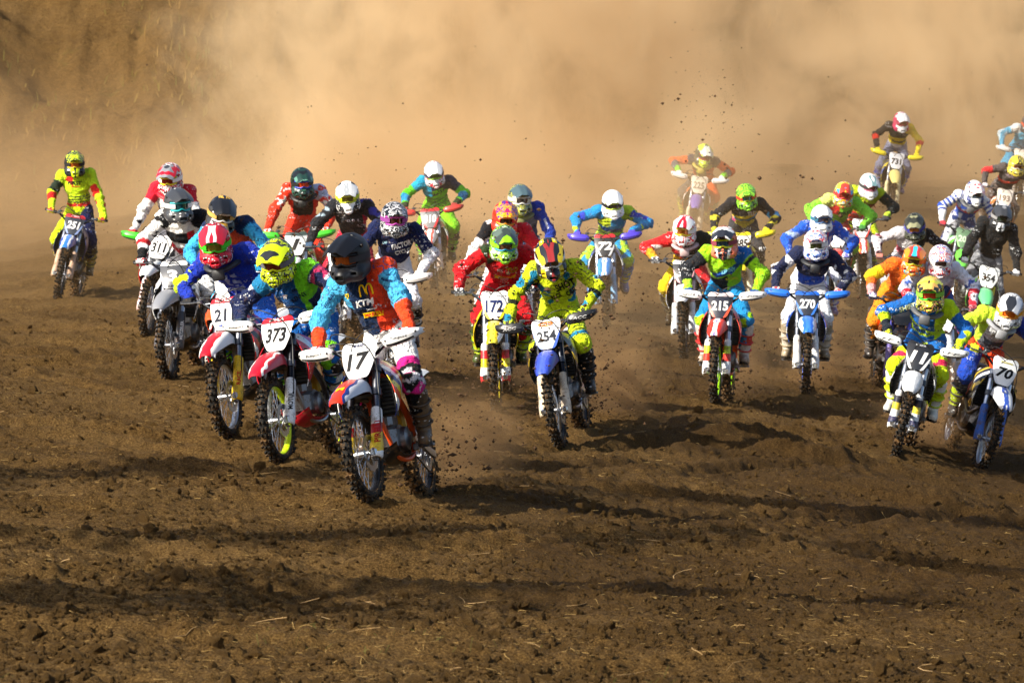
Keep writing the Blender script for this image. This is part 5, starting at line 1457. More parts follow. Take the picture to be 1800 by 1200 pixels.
rider(at=(1257, 706), head=(1273, 426), yaw=8, lean=1, steer=0, vox=0.0106, look=(-2, 12, 0), out=.25, elb=.15,
  who='rider in lime jersey with a blue chest stripe and blue trousers',
  what='orange motocross bike with number 215 and lime green rims',
  helm=('stripe', ['#e88a6a', '#2a2c34', WH, '#e07a5a'], 1.0), peak=['#2a2c34', WH, '#e88a6a', '#2a2c34'], gog=('#c8d81c', '#2a4a5a', '#8a3a4a'), glove='#1c4a8a', boots=('#d8d0c8', '#c83030', '#b0a090'),
  wear=dict(torso='#9ee01e', pants='#1e8ac8', lay=[(lambda K: K.tor & (np.abs(K.w - .60 - .22 * K.u) < .085), '#1c58b0'), (lambda K: K.tor & (K.w < .47 + .22 * K.u) & (K.u < .15), '#1a2028'), (lambda K: K.arm & K.R & (K.t > .12), '#1e2228'), (lambda K: K.arm & K.R & (K.t > .8), '#b0e83a'), (lambda K: K.arm & K.L & (K.t < .12), '#1c68b8'), (lambda K: K.arm & K.L & (K.t > .15) & (K.t < .22), '#1c2430'), (lambda K: K.leg & (np.abs(K.t - .5) < .06) & (K.n > .2), '#a8e01e')]),
  text=[('KENNY', '#8ad8f0', .035, -.21, .04, .16, 16, .15), ('RACING', '#e8e03a', .06, -.29, .025, .12, 10)],
  bike=dict(num='215', ncol=WH, plate='#2a2c38', edge='#e8583a', band='#e8d8d8', nh=.10, fender=['#6a5ac0', '#e8e0e0', '#d8301c', '#d82c18'], shroud=['#d82c18', '#d82c18', '#e84a20', '#d82c18'], fguard_pat=[WH, WH, '#d83828', '#c8d83a', WH], fork='#d8d8da', hguard=WH, hg_text=('cycra', '#3a3a3c'), rim='#b0f01a', side='#e8501c', frame='#e8501c', pad='#1c1d20', pad_text=('G', WH)))

rider(at=(1440, 614), head=(1444, 384), yaw=2, lean=0, vox=0.0152, look=(2, 8, 0), out=.4, hy=.52,
  who='rider in bright blue jersey and white helmet behind the blue number 270 bike',
  what='motocross bike hidden behind the blue number 270 one',
  helm=('stripe', [WH, WH, '#d0d8e0', WH], .8), peak=WH, gog=('#3a6aa0', '#3a3a5a', '#2a6a8a'), glove=WH, glove2='#6a6ac0', boots=(WH, '#2a4ab0'),
  wear=dict(torso='#1c5ad0', pants='#e8ecf4', lay=[(lambda K: K.tor & (np.abs(np.abs(K.u) - .72) < .07), '#e8d8ec'), (lambda K: K.arm & (K.t > .2) & (K.t < .45) & (K.n > .3), '#a8c0f0'), (lambda K: K.tor & (np.abs(K.u - .5) < .05), '#d03050')]),
  bike=dict(num='', ncol=BK, plate=WH, fender='#2a60d0', shroud=['#2a60d0', WH], fguard=WH, rim=BK))

rider(at=(1415, 693), head=(1434, 430), yaw=4, lean=1, steer=2, vox=0.0108, look=(2, 12, 0), out=.3, brace='#2a2c30', elb=.05,
  who='rider in navy jersey with white sleeve lettering and white trousers',
  what='blue and white motocross bike with number 270 and blue hand guards',
  helm=('camo', [WH, WH, '#3a6ac8', WH, '#d83040'], .9), peak=[WH, '#d83040', WH, '#3a6ac8'], gog=(WH, '#4a5030', WH), glove='#e8c8c0', glove2='#c84a4a', boots=('#d8d0c0', '#a89a80'),
  wear=dict(torso='#1c2444', pants='#eceef2', lay=[(lambda K: K.tor & (K.w < .5) & (K.f > -.03), '#1f4ec0'), (lambda K: K.arm & (K.t > .18) & (K.t < .72) & (K.n > .18) & (K.V[:, 1] < 1), '#f0f2f6'), (lambda K: K.tor & (K.w < .22), '#eceef2')]),
  bike=dict(num='270', ncol=WH, plate='#2c303a', edge='#3a78d0', band='#2a6ad0', nh=.105, nshear=.1, fender=['#2a6ad4', '#3a80e0', '#2a6ad4', '#c8dcf0'], shroud=['#2058c0', WH, '#2058c0', '#2058c0'], fguard=WH, fork='#c8cad0', hguard='#2a72dc', rim='#2a62d8', side=WH, pad='#2a2c30'))

rider(at=(1468, 548), head=(1483, 341), yaw=2, lean=2, vox=0.0158, look=(4, 10, 0), out=.3,
  who='rider in light green and red jersey with multicoloured helmet left of the yellow-black one',
  what='motocross bike hidden behind the bright blue rider',
  helm=('camo', ['#3a8ac8', '#e0d83a', '#d03a30', '#8ad83a', '#3a8ac8'], 1.1), peak=['#3a90c0', '#e0e03a', '#3a90c0', '#d04030'], gog=('#d83028', '#a03028', '#c83030'), glove='#3a8a3a', boots=('#8ad83a', '#3a5a2a'),
  wear=dict(torso='#86dc3a', pants='#c83028', lay=[(lambda K: K.tor & (K.u < -.1) & (K.w > .6), '#d83028'), (lambda K: K.arm & K.R & (K.t < .2), '#d8e878'), (lambda K: K.tor & (K.w < .42) & ((K.w * 13) % 1 < .4), '#3a6a2a'), (lambda K: K.leg & (K.t > .4), '#8ad83a')]),
  text=[('FIRST', '#1c4a3a', .05, -.20, .05, .2, 8, .1)],
  bike=dict(num='', ncol=BK, plate=WH, fender='#d83028', shroud=['#d83028', WH], fguard=WH, rim=BK))

rider(at=(1516, 526), head=(1527, 326), yaw=2, lean=0, vox=0.0158, look=(8, 8, 0), out=.3,
  who='rider in yellow and black jersey and white helmet beside the light green rider',
  what='red and white motocross bike with number 366 between the two yellow-green riders',
  helm=('stripe', [WH, '#e8e8e6', WH, '#c0c4c8'], .8), peak=[WH, '#6a8a90', WH, WH], gog=('#c86a8a', '#7a3a3a', '#3a3a3c'), glove='#3a3a3a', boots=('#c8e01e', '#3a4a1c'),
  wear=dict(torso='#b8d01c', arm='#2a2e2c', pants='#c8e01e', lay=[(lambda K: K.tor & (np.abs(K.w - .5) < .13), '#c82a24'), (lambda K: K.tor & (np.abs(np.abs(K.w - .5) - .14) < .02), '#2a2a20'), (lambda K: K.arm & (K.t < .1), '#b8d01c'), (lambda K: K.arm & (K.t > .85), '#b8d83a'), (lambda K: K.leg & (K.t < .25), '#c83028')]),
  text=[('THOR', '#6a1c1a', .02, -.22, .05, .18)],
  bike=dict(num='366', ncol='#3a3030', plate='#e0e0e0', edge='#d84038', nh=.09, fender=['#d83a34', WH, '#d83a34', '#e0b83a'], shroud=['#d83028', WH], fguard='#e8e0d8', fork='#d8d8d8', rim=BK, side='#d83028', pad='#6a4a40'))

rider(at=(1560, 384), head=(1584, 214), yaw=2, lean=9, vox=0.0178, look=(4, 6, 0), out=.3,
  who='rider in yellow and black jersey with red cuffs highest up in the dust',
  what='yellow and white motocross bike with number 731 far back in the dust',
  helm=('stripe', ['#d8dce4', '#c8ccd4', '#e0e4e8', '#c83a6a'], .9), peak='#d8dce4', gog=('#a03040', '#6a2a2a', '#c04a6a'), glove='#e8d81c', boots=('#c8c8d0', '#4a5ab0'),
  wear=dict(torso='#e8d41c', arm='#1e1f22', pants='#8a90b0', lay=[(lambda K: K.tor & (K.w > .62), '#1e1f22'), (lambda K: K.tor & (np.abs(K.w - .38) < .04), '#2a2a20'), (lambda K: K.arm & K.L, '#e8d01c'), (lambda K: K.arm & (np.abs(K.t - .6) < .09), '#d82820'), (lambda K: K.tor & (K.w < .22), '#e0e0e8')]),
  text=[('POWER', '#3a341c', .0, -.20, .035, .16)],
  bike=dict(num='731', ncol=BK, plate='#e8eaf0', nh=.10, fender='#f0e08a', shroud=['#e8d83a', '#4a6ac0'], fguard='#e8e0b0', hguard='#f0e020', rim=BK, side='#e8d83a', pad='#d8d8e0'))

rider(at=(1590, 612), head=(1608, 398), yaw=2, lean=2, vox=0.0152, look=(0, 8, 0), out=.3,
  who='rider in white and black jersey with dark helmet behind the orange-clad rider',
  what='motocross bike hidden behind the orange-clad rider',
  helm=('camo', ['#34362e', '#22241f', '#5a5c4a', '#34362e'], 1.0), peak=['#34362e', '#8a8a6a', '#22241f', '#34362e'], gog=('#3a3a8a', '#c07a3a', '#3a3aa0'), glove='#c87a6a', boots=(WH, '#3a3a3c'),
  wear=dict(torso='#d8d4d8', pants='#c8c8cc', lay=[(lambda K: K.arm & K.L, '#1c1c20'), (lambda K: K.tor & (K.u > .3), '#1c1c20'), (lambda K: K.arm & K.R & (K.t > .4) & (K.n > -.1), '#8a3a50'), (lambda K: K.arm & K.R & (K.t > .5) & (K.n > .2), '#1c1c20'), (lambda K: K.tor & (K.w < .45), '#a03a50')]),
  bike=dict(num='', ncol=BK, plate=WH, fender=WH, shroud=['#d83030', WH], fguard=WH, rim=BK))

rider(at=(1567, 708), head=(1607, 457), yaw=-2, lean=8, vox=0.0139, look=(-4, 8, 0), out=.35,
  who='rider in orange and yellow jersey with orange and red helmet',
  what='motocross bike with purple fork behind the white number 11 bike',
  helm=('camo', ['#f0901c', '#e03a24', '#f0b83a', '#3ab0d0', '#f0901c'], .9), peak=['#e05a3a', '#3ab8d8', '#e03a30', '#f0901c'], gog=('#c8c81c', '#4a3a1c', '#d86a1c'), glove='#6a5a8a', glove2='#d0d0d8', boots=('#5a5450', '#3a3634'),
  wear=dict(torso='#f0701c', pants='#f0901c', lay=[(lambda K: K.tor & (K.u > .1), '#1c3a6a'), (lambda K: K.tor & (np.abs(K.u + .25) < .12) & (K.n > -.2), '#f0b01c'), (lambda K: K.arm & K.L, '#1c3a6a'), (lambda K: K.arm & K.R & (K.t > .25) & (K.t < .62), '#f0c81c'), (lambda K: K.arm & K.R & (K.t > .8), '#e8a0a0')]),
  bike=dict(num='', ncol=BK, plate='#2a2c30', fender='#22242a', shroud=['#2a2c30', '#e86a1c'], fguard='#6a5aa0', fork='#6a6ac0', rim=BK, side='#2a2c30'))

rider(at=(1660, 722), head=(1653, 457), yaw=2, lean=0, vox=0.0139, look=(-2, 8, 0), out=.25,
  who='rider in white, blue and red jersey with star-patterned white helmet behind the number 11 rider',
  what='motocross bike hidden behind the white number 11 bike',
  helm=('camo', [WH, '#3a5ab8', WH, '#d03a44', WH], 1.1), peak=[WH, '#d03a44', WH, '#3a5ab8'], gog=(WH, '#5a4a4a', WH), glove='#d8808a', glove2='#8a2a3a', boots=(WH, '#3a3a3c'),
  wear=dict(torso='#dfe2ee', pants='#2a58b0', lay=[(lambda K: K.tor & (K.w < .5), '#2a6ac8'), (lambda K: K.tor & (K.w < .36), '#d0303a'), (lambda K: K.arm & (K.t > .5) & (K.t < .62), '#c8d0e8'), (lambda K: K.arm & (K.t > .62) & (K.n > -.25), '#d8283c'), (lambda K: K.arm & (K.t > .35) & (K.t < .5) & (K.n2 > .1), '#4a6ac0')]),
  bike=dict(num='', ncol=BK, plate=WH, fender=WH, shroud=['#2a58b0', WH], fguard=WH, rim=BK))

rider(at=(1573, 804), head=(1635, 516), yaw=10, lean=11, steer=3, vox=0.0106, look=(-6, 8, 0), out=.2, brace='#5a5c60',
  who='rider in blue and lime yellow jersey with lime helmet and green goggles',
  what='white and black motocross bike with number 11 and white hand guards',
  helm=('camo', ['#dcd83a', '#e0e860', '#2c3028', '#e8a05a', '#dcd83a'], .9), peak=['#e0e860', '#2c3028', '#e8b05a', '#dcd83a'], gog=('#3ac83a', '#c84a2a', '#8ac83a'), glove='#3a3c40', glove2='#d8e020', boots=(WH, '#c8d81c', '#d8d8d0'), bdirt=.15,
  wear=dict(torso='#155fb0', pants='#d4ee1a', lay=[(lambda K: K.tor & (K.u > .42), '#c8ea1c'), (lambda K: K.tor & (np.abs(K.w - .42 + .2 * K.u) < .045), '#c8ea1c'), (lambda K: K.tor & (np.abs(K.w - .28) < .03), '#c8ea1c'), (lambda K: K.arm & K.L & (K.t < .18), '#c8ea1c'), (lambda K: K.arm & K.R & (K.t > .6), '#c8ea1c'), (lambda K: K.arm & K.R & (K.t > .75) , '#1c2430'), (lambda K: K.arm & K.L & (K.t > .6) & (K.n > -.1), '#c8ea1c'), (lambda K: K.leg & (np.abs(K.t - .38) < .05) & (K.n > -.1), '#e8305a'), (lambda K: K.leg & (K.t < .25), '#1c68b8'), (lambda K: K.leg & (np.abs(K.t - .56) < .04) & (K.n > 0), '#1c68a8')]),
  text=[('SHIFT', '#e8f4c0', -.20, -.10, .05, .17, 30, .1), ('SHIFT', '#1c5a9a', .20, -.74, .04, .10, 70)],
  bike=dict(num='11', ncol=WH, plate='#26282e', edge='#d8dade', band='#26282e', nh=.115, nshear=.2, ptext=[('ROCKSTAR', '#c8ccd0', 1.10, .016, .10)], fender=['#d8dade', WH, '#c8ccd0', WH], shroud=['#1c1e22', '#1c1e22', WH, '#1c1e22'], fguard_pat=[WH, '#3a3a5a', WH, '#e0c83a', '#2a2c3a', WH], fork='#d0d2d6', hguard=WH, hg_text=('FF', '#4a4c50'), rim=BK, side=WH, pad='#2a3a6a'))

rider(at=(1717, 823), head=(1775, 545), yaw=-6, lean=19, steer=-3, vox=0.0110, look=(2, 10, 0), out=.25, brace='#9a9ca2', hy=.56,
  who='rider in lime, orange and blue jersey with grey chest protector and orange goggles',
  what='white motocross bike with number 70 and blue fork guards at the right edge',
  helm=('camo', ['#d8dade', '#2c2e34', '#e8eaec', '#8a8c92', '#d8dade'], 1.0), peak=['#d8dade', '#2c2e34', '#d8dade', '#8a8c92'], gog=('#e8901c', '#e0701c', '#e8a01c'), glove='#d0d81c', boots=('#a8c01c', '#3a3a3c'),
  wear=dict(torso='#4a4c54', arm='#c8ea3a', pants='#f0481c', lay=[(lambda K: K.tor & (K.w > .45) & (K.n > -.05), '#c8cad0'), (lambda K: K.tor & (K.u < -.6), '#c0e83a'), (lambda K: K.tor & (K.u > .65), '#2a3a9a'), (lambda K: K.arm & K.R & (K.t > .5) & (K.t < .62), '#6a2a7a'), (lambda K: K.arm & K.R & (K.t > .62), '#e8501c'), (lambda K: K.arm & K.L & (K.t < .4), '#2a3a9a'), (lambda K: K.leg & K.R & (K.t > .12), '#1c44b0'), (lambda K: K.leg & (K.t > .62), '#3a3c40')]),
  bike=dict(num='70', ncol=BK, plate=WH, edge='#e0e2e6', nh=.105, nshear=.25, ptext=[('HUSABERG', '#d8c83a', 1.085, .018, .13)], fender=[WH, '#3a5ab8', WH, WH], shroud=['#1c1e22', WH, '#1c1e22', '#d8b83a'], fguard='#3a68c0', fork='#c8d0dc', rim='#c9ccd2', side='#f0401c', pad='#a83038'))

rider(at=(1670, 540), head=(1713, 338), yaw=2, lean=12, vox=0.0158, look=(2, 8, 0), out=.3,
  who='rider in blue, white and red jersey with white helmet riding the lime green bike',
  what='lime green motocross bike with a blurred dark plate',
  helm=('stripe', [WH, '#e8eaee', '#2a3a7a', WH], .8), peak=[WH, WH, '#c83040', WH], gog=('#3a4a5a', '#2a3440', WH), glove='#c83040', boots=('#d8d8dc', '#3a3a4a'), brace='#5a5c60',
  wear=dict(torso='#2a50b0', pants='#d8d8e0', lay=[(lambda K: K.tor & (K.n > .2), '#c8d0e8'), (lambda K: K.tor & (np.abs(K.w - .55) < .05), '#d83a40'), (lambda K: K.arm & ((K.t * 9) % 1 < .45), WH), (lambda K: K.arm & (K.t > .7), WH), (lambda K: K.leg & (K.n > .15), '#2a3a6a')]),
  bike=dict(num='208', ncol='#c8d8c0', plate='#6a8a6a', edge='#9ad88a', nh=.09, fender='#6ad84a', shroud=['#5ad03a', WH], fguard='#b0c88a', hguard=None, rim=BK, side='#5ad03a', pad='#5a6a5a'))

rider(at=(1706, 620), head=(1760, 381), yaw=2, lean=14, vox=0.0152, look=(4, 8, 0), out=.15, hy=.56,
  who='rider in plain black jersey with grey and white helmet',
  what='white and green motocross bike with number 354',
  helm=('stripe', ['#3a3c40', '#d8dade', '#2a2c30', '#2a2c30'], .9), peak=['#3a3c40', '#8a8c90', '#3a3c40', '#3a3c40'], gog=(BK, '#2a3a30', '#8a8a8c'), glove='#d8d8da', boots=('#d0ccc8', '#6a665e'),
  wear=dict(torso='#1a1b1d', pants='#8a8c92', lay=[(lambda K: K.leg & (np.abs(K.t - .5) < .12), '#b0b2b6'), (lambda K: K.leg & (K.n > .3), '#5a5c62')]),
  bike=dict(num='354', ncol='#2a2c30', plate='#eceeec', nh=.10, fender='#6ae08a', shroud=['#4ac83a', WH], fguard='#c0b890', fork='#d0b83a', rim=BK, side='#4ac83a', pad=None))

rider(at=(1748, 455), head=(1787, 291), yaw=2, lean=10, vox=0.0172, look=(4, 8, 0), out=.3,
  who='rider in grey and red jersey with yellow helmet near the right edge',
  what='orange and white motocross bike with number 193 in the dust on the right',
  helm=('camo', ['#e0c83a', '#4a4a30', '#e8d86a', '#e0c83a'], 1.1), peak=['#e0c83a', '#5a5a3a', '#e0c83a', '#e0c83a'], gog=('#d8d0c0', '#6a3a2a', '#c8a83a'), glove='#d8d0d0', boots=('#b0a8a0', '#6a5a50'),
  wear=dict(torso='#5a5250', pants='#6a5e58', lay=[(lambda K: K.tor & (np.abs(K.w - .55 - .15 * K.u) < .08), '#d84a38'), (lambda K: K.tor & (K.w > .8), '#a0909a'), (lambda K: K.arm & (K.t > .3) & (K.t < .6), '#d83a3a')]),
  bike=dict(num='193', ncol='#8a7a6a', plate='#e8ddd0', nh=.10, fender='#f0a080', shroud=['#f0803a', WH], fguard='#e8d0b8', rim=BK, side='#f0803a', pad=None))

rider(at=(1786, 372), head=(1808, 218), yaw=2, lean=6, vox=0.0178, look=(0, 8, 0), out=.3,
  who='rider in sky blue jersey cut off by the right edge, farthest back',
  what='motocross bike cut off by the right edge, farthest back',
  helm=('stripe', ['#3a3a44', '#c83a34', '#3a3a44', '#3a3a44'], .9), peak='#3a3a44', gog=('#c8503a', '#4a3a3a'), glove='#d8d8dc', boots=('#5ab0d8', '#3a3a4a'),
  wear=dict(torso='#5ab4e0', pants='#5ab0dc', lay=[(lambda K: K.arm & (K.t < .2), WH), (lambda K: K.arm & (K.n > .2), '#c8e0f0')]),
  bike=dict(num='', ncol=BK, plate='#e8e0d4', fender='#e0d8d0', shroud=['#3a90d0', WH], fguard='#d8d0c8', hguard='#e0e0e0', rim=BK))

# ------------------------------------------------------------------ put the field on the ground
def patch(body, info, kind, dx, dz, w, h, col, n=10):
    """a printed block on the jersey (band, shield)"""
    bv = info['bv']; Nk = info['N']; V = []; Fc = []
    for i in range(n + 1):
        for j in range(5):
            a = (i / n - .5) * w; b = (j / 4 - .5) * h
            if kind == 'shield': a *= 1.0 if b > 0 else (1 + 1.6 * b / h)
            p = Vector((Nk[0] + dx + a, Nk[1] - .1, Nk[2] + dz + b))
            hp, nn, ii, dd = bv.ray_cast(p - Vector((0, .7, 0)), Vector((0, 1, 0)), 1.5)
            V.append((hp if hp is not None else p) - Vector((0, .0035, 0)) - Vector(PERS))
    for i in range(n):
        for j in range(4): Fc.append([i * 5 + j, (i + 1) * 5 + j, (i + 1) * 5 + j + 1, i * 5 + j + 1])
    link('jersey_print', mk_mesh('jersey_print', V, Fc), body, flat(col, .8))

def arches(body, info, dx, dz, w, h, col):
    """two rounded yellow arches on the chest"""
    bv = info['bv']; Nk = info['N']
    out = []; inn = []; n = 28
    for k in range(n + 1):
        t = k / n
        for lst, o in ((out, 1), (inn, 0)):
            half = 0 if t < .5 else 1; s = (t - half * .5) * 2
            cx = -w / 4 if half == 0 else w / 4
            q = math.pi * (1 - s); r_ = w / 4 * (1.08 if o else .62)
            a = cx + r_ * math.cos(q); b = (h if o else h * .86) * math.sin(q) ** .75
            lst.append((a, b - h / 2))
    V = []
    for a, b in out + inn:
        p = Vector((Nk[0] + dx + a, Nk[1] - .1, Nk[2] + dz + b + a * .07))
        hp, nn, ii, dd = bv.ray_cast(p - Vector((0, .7, 0)), Vector((0, 1, 0)), 1.5)
        V.append((hp if hp is not None else p) - Vector((0, .006, 0)) - Vector(PERS))
    Fc = [[k, k + 1, n + 2 + k, n + 1 + k] for k in range(n)]
    link('jersey_print', mk_mesh('jersey_print', V, Fc), body, flat(col, .8))

PLACED = []
def build_field():
    for i, k in enumerate(FIELD):
        p = on_ground(*k['at'])
        yaw, lean = R(k.get('yaw', 0)), R(k.get('lean', 0))
        back = p + Vector((math.sin(yaw), math.cos(yaw), 0)) * WB
        zr = float(ground_z(back.x, back.y)[0])
        pitch = math.atan2(zr - p.z, WB)
        M = Matrix.Translation(p - Vector((0, 0, .022 + .03 * abs(math.sin(lean))))) @ Matrix.Rotation(-yaw, 4, 'Z') @ Matrix.Rotation(pitch, 4, 'X') @ Matrix.Rotation(lean, 4, 'Y')
        B = dict(k['bike']); B['steer'] = k.get('steer', 0)
        root, S = build_bike(B, M, k['what'])
        P = dict(k); P.setdefault('seed', i + 3)
        lk = k.get('look', (0, 8, 0)); P['look'] = (lk[0] + math.degrees(yaw), lk[1], lk[2] - .6 * k.get('lean', 0))
        per, info = build_person(P, M, S, k['who'], ray(*k['head']), k.get('vox', .011))
        if k.get('arch') or k.get('bands') or k.get('shields'):
            info['bv'] = BVHTree.FromPolygons([tuple(v) for v in info['V']], [tuple(map(int, f)) for f in info['Q']])
            for dx, dz, w, h, c in k.get('bands', []): patch(info['body'], info, 'band', dx, dz, w, h, c)
            for dx, dz, w, h, c in k.get('shields', []): patch(info['body'], info, 'shield', dx, dz, w, h, c)
            if k.get('arch'): arches(info['body'], info, *k['arch'], '#f2c400')
        PLACED.append((p, M, k, info))
        print('%-4s at %.2f %.2f s=%.0f head z %.2f x %.2f' % (B['num'], p.x, p.y, FPX / p.y, info['H'][2], info['H'][0]))
build_field()

# ------------------------------------------------------------------ loose soil: clods, straw, flying dirt
def near_y(n, y0, y1, power=2.0):
    """distances thinning out with range"""
    a = rng.random(n)
    return 1.0 / (1.0 / y0 + a * (1.0 / y1 - 1.0 / y0))

ICO_V = []
ph = (1 + 5 ** .5) / 2
for a in (-1, 1):
    for b in (-ph, ph): ICO_V += [(0, a, b), (a, b, 0), (b, 0, a)]
ICO_V = np.array(ICO_V, float); ICO_V /= np.linalg.norm(ICO_V[0])
_bm = bmesh.new(); [_bm.verts.new(v) for v in ICO_V]; bmesh.ops.convex_hull(_bm, input=_bm.verts)
_bm.verts.index_update(); ICO_V = np.array([v.co[:] for v in _bm.verts]); ICO_F = np.array([[v.index for v in f.verts] for f in _bm.faces]); _bm.free()

OCT_V = np.array([(1, 0, 0), (-1, 0, 0), (0, 1, 0), (0, -1, 0), (0, 0, 1), (0, 0, -1)], float)
OCT_F = np.array([(0, 2, 4), (2, 1, 4), (1, 3, 4), (3, 0, 4), (2, 0, 5), (1, 2, 5), (3, 1, 5), (0, 3, 5)])
ICO_V, ICO_F = OCT_V, OCT_F
def lumps(name, P, sizes, label, cat, mat, flatten=.75):
    n = len(P)
    V = np.repeat(ICO_V[None], n, 0) * (1 + rng.uniform(-.35, .35, (n, len(ICO_V), 1)))
    q = rng.uniform(0, 2 * math.pi, n); c, s = np.cos(q), np.sin(q)
    X = V[:, :, 0] * c[:, None] - V[:, :, 1] * s[:, None]; Y = V[:, :, 0] * s[:, None] + V[:, :, 1] * c[:, None]
    V = np.stack([X * rng.uniform(.7, 1.4, (n, 1)), Y, V[:, :, 2] * flatten], -1) * sizes[:, None, None] + P[:, None, :]
    Fc = (ICO_F[None] + (np.arange(n) * len(ICO_V))[:, None, None]).reshape(-1, 3)
    o = link(name, mk_mesh(name, V.reshape(-1, 3), Fc, False), None, mat)
    return tag(o, label, cat, kind='stuff')

def clods():
    """crumbled soil: one low stone-like lump set down many thousand times"""
    n = 110000
    Y = near_y(n, 16.5, 48); X = rng.uniform(-1.15, 1.15, n) * Y * UW / 2 / FPX
    keep = noise2(X * 1.3, Y * 1.1, 61) + .7 * noise2(X * 4, Y * 4, 62) + rng.normal(0, .45, n) > -.2
    X, Y = X[keep], Y[keep]; n = len(X)
    sz = np.clip(rng.lognormal(-5.1, .66, n), .003, .055)
    Z = ground_z(X, Y, True) + sz * .2
    me = bpy.data.meshes.new('soil_clods')
    me.vertices.add(n); me.vertices.foreach_set('co', np.stack([X, Y, Z], 1).astype(np.float32).ravel())
    a = me.attributes.new('siz', 'FLOAT_VECTOR', 'POINT')
    a.data.foreach_set('vector', (np.stack([sz * rng.uniform(.7, 1.5, n), sz * rng.uniform(.7, 1.5, n), sz * rng.uniform(.5, 1.0, n)], 1)).astype(np.float32).ravel())
    a = me.attributes.new('rot', 'FLOAT_VECTOR', 'POINT')
    a.data.foreach_set('vector', rng.uniform(-3.14, 3.14, (n, 3)).astype(np.float32).ravel())
    me.update()
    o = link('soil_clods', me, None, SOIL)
    tag(o, 'loose crumbled clods of brown soil strewn over the track', 'soil', kind='stuff')
    ng = bpy.data.node_groups.new('scatter_clods', 'GeometryNodeTree')
    ng.interface.new_socket('Geometry', in_out='INPUT', socket_type='NodeSocketGeometry')
    ng.interface.new_socket('Geometry', in_out='OUTPUT', socket_type='NodeSocketGeometry')
    nd = ng.nodes; lk = ng.links.new
    gi = nd.new('NodeGroupInput'); go = nd.new('NodeGroupOutput')
    ico = nd.new('GeometryNodeMeshIcoSphere'); ico.inputs['Radius'].default_value = 1.0; ico.inputs['Subdivisions'].default_value = 2
    nz = nd.new('ShaderNodeTexNoise'); nz.inputs['Scale'].default_value = 1.6; nz.inputs['Detail'].default_value = 2.0
    pos = nd.new('GeometryNodeInputPosition'); sc_ = nd.new('ShaderNodeVectorMath'); sc_.operation = 'SCALE'
    m1 = nd.new('ShaderNodeMath'); m1.operation = 'MULTIPLY_ADD'; m1.inputs[1].default_value = 1.7; m1.inputs[2].default_value = .1
    lk(nz.outputs['Fac'], m1.inputs[0]); lk(pos.outputs[0], sc_.inputs[0]); lk(m1.outputs[0], sc_.inputs['Scale'])
    sp = nd.new('GeometryNodeSetPosition'); lk(ico.outputs['Mesh'], sp.inputs['Geometry']); lk(sc_.outputs[0], sp.inputs['Position'])
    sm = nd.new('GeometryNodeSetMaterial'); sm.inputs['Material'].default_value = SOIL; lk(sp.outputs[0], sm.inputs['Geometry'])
    ip = nd.new('GeometryNodeInstanceOnPoints')
    def attr(nm):
        q = nd.new('GeometryNodeInputNamedAttribute'); q.data_type = 'FLOAT_VECTOR'; q.inputs['Name'].default_value = nm; return q.outputs['Attribute']
    lk(gi.outputs[0], ip.inputs['Points']); lk(sm.outputs[0], ip.inputs['Instance']); lk(attr('siz'), ip.inputs['Scale'])
    e2r = nd.new('FunctionNodeEulerToRotation'); lk(attr('rot'), e2r.inputs[0]); lk(e2r.outputs[0], ip.inputs['Rotation'])
    lk(ip.outputs[0], go.inputs[0])
    md = o.modifiers.new('scatter', 'NODES'); md.node_group = ng
clods()

def ribbons(name, n, y0, y1, lmin, lmax, wid, col, label, cat, lift=.01, curl=.5, dens=None, xr=None):
    Y = near_y(n, y0, y1); X = rng.uniform(-1.15, 1.15, n) * Y * UW / 2 / FPX
    if dens is not None:
        k = dens(X, Y); X, Y = X[k], Y[k]; n = len(X)
    Z = ground_z(X, Y, True) + .006
    L = rng.uniform(lmin, lmax, n); a = rng.uniform(0, 2 * math.pi, n); cv = rng.normal(0, curl, n); el = np.abs(rng.normal(0, lift, n))
    m = 5; V = np.zeros((n, m, 3, 3)); px, py = X.copy(), Y.copy(); pz = Z.copy()
    w = wid * rng.uniform(.6, 1.4, n)
    for i in range(m):
        gz = ground_z(px, py, True) + .005
        pz = np.maximum(gz, pz)
        for j in range(3):
            q = a + 2 * math.pi * j / 3
            V[:, i, j] = np.stack([px - np.sin(a) * w * math.cos(2.1 * j), py + np.cos(a) * w * math.cos(2.1 * j), pz + w * math.sin(2.1 * j) + .003], 1)
        px = px + np.cos(a) * L / m; py = py + np.sin(a) * L / m; pz = pz + el * L / m; a = a + cv / m * 2
    Fc = []
    for i in range(m - 1):
        for j in range(3):
            j2 = (j + 1) % 3; Fc.append([i * 3 + j, i * 3 + j2, i * 3 + 3 + j2, i * 3 + 3 + j])
    Fc = (np.array(Fc)[None] + (np.arange(n) * m * 3)[:, None, None]).reshape(-1, 4)
    mt, nn, ll, b = nmat(name, .8, .2); tc = N(nn, ll, 'ShaderNodeTexCoord')
    nz = N(nn, ll, 'ShaderNodeTexNoise', {'Vector': tc.outputs['Object'], 'Scale': 8.0})
    ll.new(mix_c(nn, ll, nz.outputs['Fac'], C(col[0]), C(col[1])), b.inputs['Base Color'])
    o = link(name, mk_mesh(name, V.reshape(-1, 3), Fc, True), None, mt)
    return tag(o, label, cat, kind='stuff')

